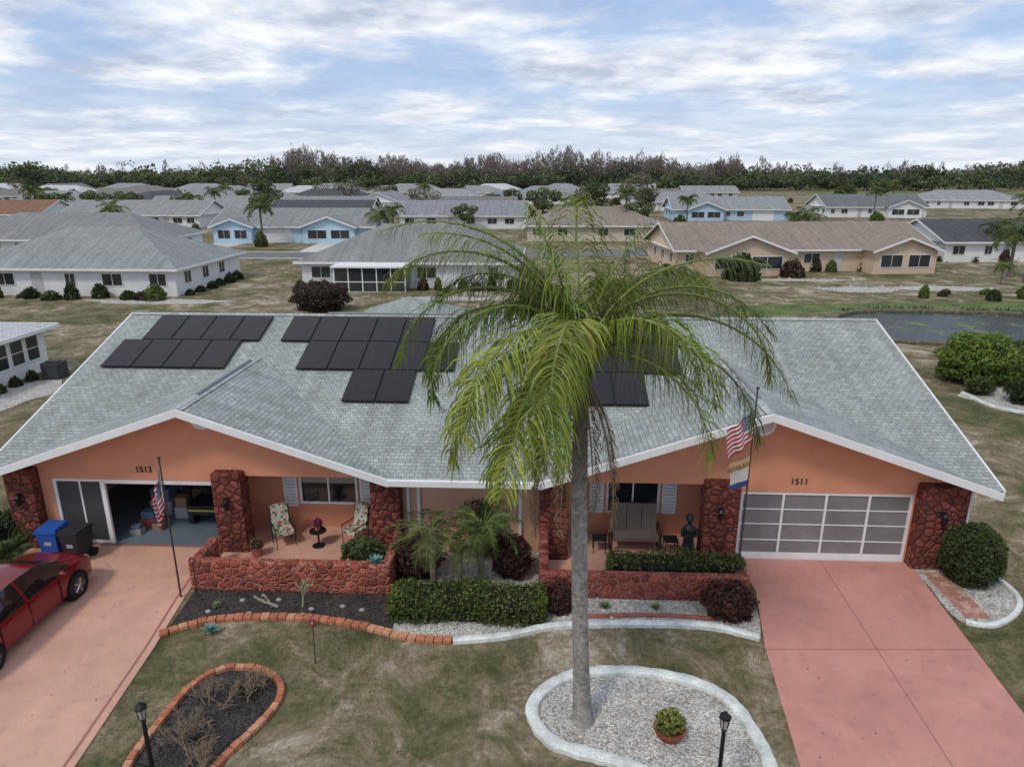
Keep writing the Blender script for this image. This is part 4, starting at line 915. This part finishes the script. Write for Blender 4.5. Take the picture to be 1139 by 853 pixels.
def palm(x,y,k=0,sc=1):
    e=empty('palm_tree',(x,y,0)); e.scale=(sc,sc,sc); e.rotation_euler[2]=random.uniform(0,6); obj(PM[k][0],'trunk',e); obj(PM[k][1],'fronds',e)
for x,y,k,sc in ((-42.5,105,0,1.05),(-26,112,2,1),(-24.5,115,0,.9),(13.5,118,1,1.1),(41,112,2,1),(39,112,0,.8),(-76,122,2,1.1),(-70,150,1,1),(48.6,72,1,1.2),(49.5,76,2,1.1),(-58,62,2,.6),(-110,160,0,1),(-30,180,1,1.1),(30,150,0,1),(75,165,1,1),(100,210,1,1.1),(5,105,1,1),(-49.5,58,2,.35),(-3.8,64,2,.33),(45,70,2,.45),(56,90,0,.8),(-90,200,1,1),(-140,190,0,1.2)):
    palm(x,y,k,sc)
def oakmesh(col,h=7,n=2200,seed=0):
    mb=MB(); lb=LB(); cl=[]
    mb.tube([(0,0,0),(.1,0,h*.25),(0,.1,h*.45)],[.3,.22,.15],8)
    for i in range(9):
        a=i*2.4+seed; rr=h*random.uniform(.2,.42); z=h*random.uniform(.45,.85); c=(rr*math.cos(a),rr*math.sin(a),z); cl.append(c)
        mb.tube([(0,.05,h*.35),(c[0]*.5,c[1]*.5,h*.5),c],[.12,.08,.03],6)
    cl.append((0,0,h*.9))
    for c in cl:
        m_=n//len(cl); d=rng.normal(size=(m_,3)); d=unit(d)*rng.uniform(.5,1,(m_,1))**.5*np.array([h*.2,h*.2,h*.14]); p_=d+np.array(c)
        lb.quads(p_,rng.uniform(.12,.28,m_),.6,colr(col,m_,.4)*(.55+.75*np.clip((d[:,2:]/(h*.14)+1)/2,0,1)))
    o=mb.build('tmp',[BARK]); me=o.data; bpy.data.objects.remove(o); return me,lb.mesh('leaves')
OM=[oakmesh((.08,.105,.035),7,2200,0),oakmesh((.12,.15,.05),6,2000,1),oakmesh((.16,.14,.08),8,1200,2)]
def oak(x,y,k,sc):
    e=empty('oak_tree',(x,y,0)); e.scale=(sc,)*3; e.rotation_euler[2]=random.uniform(0,6); obj(OM[k][0],'trunk',e); obj(OM[k][1],'leaves',e)
for i in range(55):
    oak(random.uniform(-380,60),random.choice([158,200,232,280,340,400])+random.uniform(-6,6),random.randrange(3),random.uniform(.7,1.2))
for x,y,k,sc in ((10,150,0,1.2),(0,160,1,1.2),(25,190,2,1.3),(120,260,1,1.4),(18,135,1,.9),(-15,135,1,.8),(95,230,0,1)): oak(x,y,k,sc)
# distant tree mass
lb=LB()
def dtree(x,y,h,wd,col,n,size,cone=False):
    if cone:  # leafless cypress: rounded ragged crown of thin upright twigs
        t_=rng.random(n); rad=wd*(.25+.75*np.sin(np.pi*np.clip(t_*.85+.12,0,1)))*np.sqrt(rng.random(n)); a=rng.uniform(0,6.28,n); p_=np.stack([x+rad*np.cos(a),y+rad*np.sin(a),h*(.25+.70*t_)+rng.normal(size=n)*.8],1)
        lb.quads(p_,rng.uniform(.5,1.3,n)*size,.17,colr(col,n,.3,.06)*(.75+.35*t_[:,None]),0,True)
    else:
        k_=7; cc=rng.normal(size=(k_,3))*np.array([wd*.45,wd*.45,h*.17])+np.array([x,y,h*.6]); idx=rng.integers(0,k_,n)
        d=unit(rng.normal(size=(n,3)))*np.array([wd*.36,wd*.36,h*.17]); p_=cc[idx]+d; p_[:,2]=np.maximum(p_[:,2],.5)
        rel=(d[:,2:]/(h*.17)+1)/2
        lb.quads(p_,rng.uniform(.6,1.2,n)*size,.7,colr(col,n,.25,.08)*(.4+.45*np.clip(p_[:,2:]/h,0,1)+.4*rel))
GC=[(.060,.085,.042),(.075,.10,.042),(.12,.155,.055),(.065,.08,.05),(.15,.16,.08)]  # treeline greens with distance haze mixed into the colour
for i in range(620):
    y=random.uniform(455,640); x=random.uniform(-.98,.98)*y; px=x/y
    hh=random.uniform(9,17.5)*(1+.18*math.sin(px*13)+.12*math.sin(px*41))
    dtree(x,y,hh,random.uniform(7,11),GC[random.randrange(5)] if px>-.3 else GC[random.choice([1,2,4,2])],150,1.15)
for i in range(430):
    y=random.uniform(425,470); x=random.uniform(-.98,.98)*y
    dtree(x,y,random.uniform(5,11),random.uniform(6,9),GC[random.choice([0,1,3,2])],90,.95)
for i in range(620):
    y=random.uniform(460,600); r_=random.random()
    px=random.uniform(-.38,.27) if r_<.74 else random.uniform(-.95,.95); x=px*y
    env=1+.16*math.sin(px*17+1)+.10*math.sin(px*53)
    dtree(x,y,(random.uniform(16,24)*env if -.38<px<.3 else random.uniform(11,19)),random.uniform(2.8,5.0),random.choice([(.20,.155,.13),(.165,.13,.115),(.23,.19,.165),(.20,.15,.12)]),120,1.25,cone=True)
obj(lb.mesh('distant_trees'),'distant_trees')
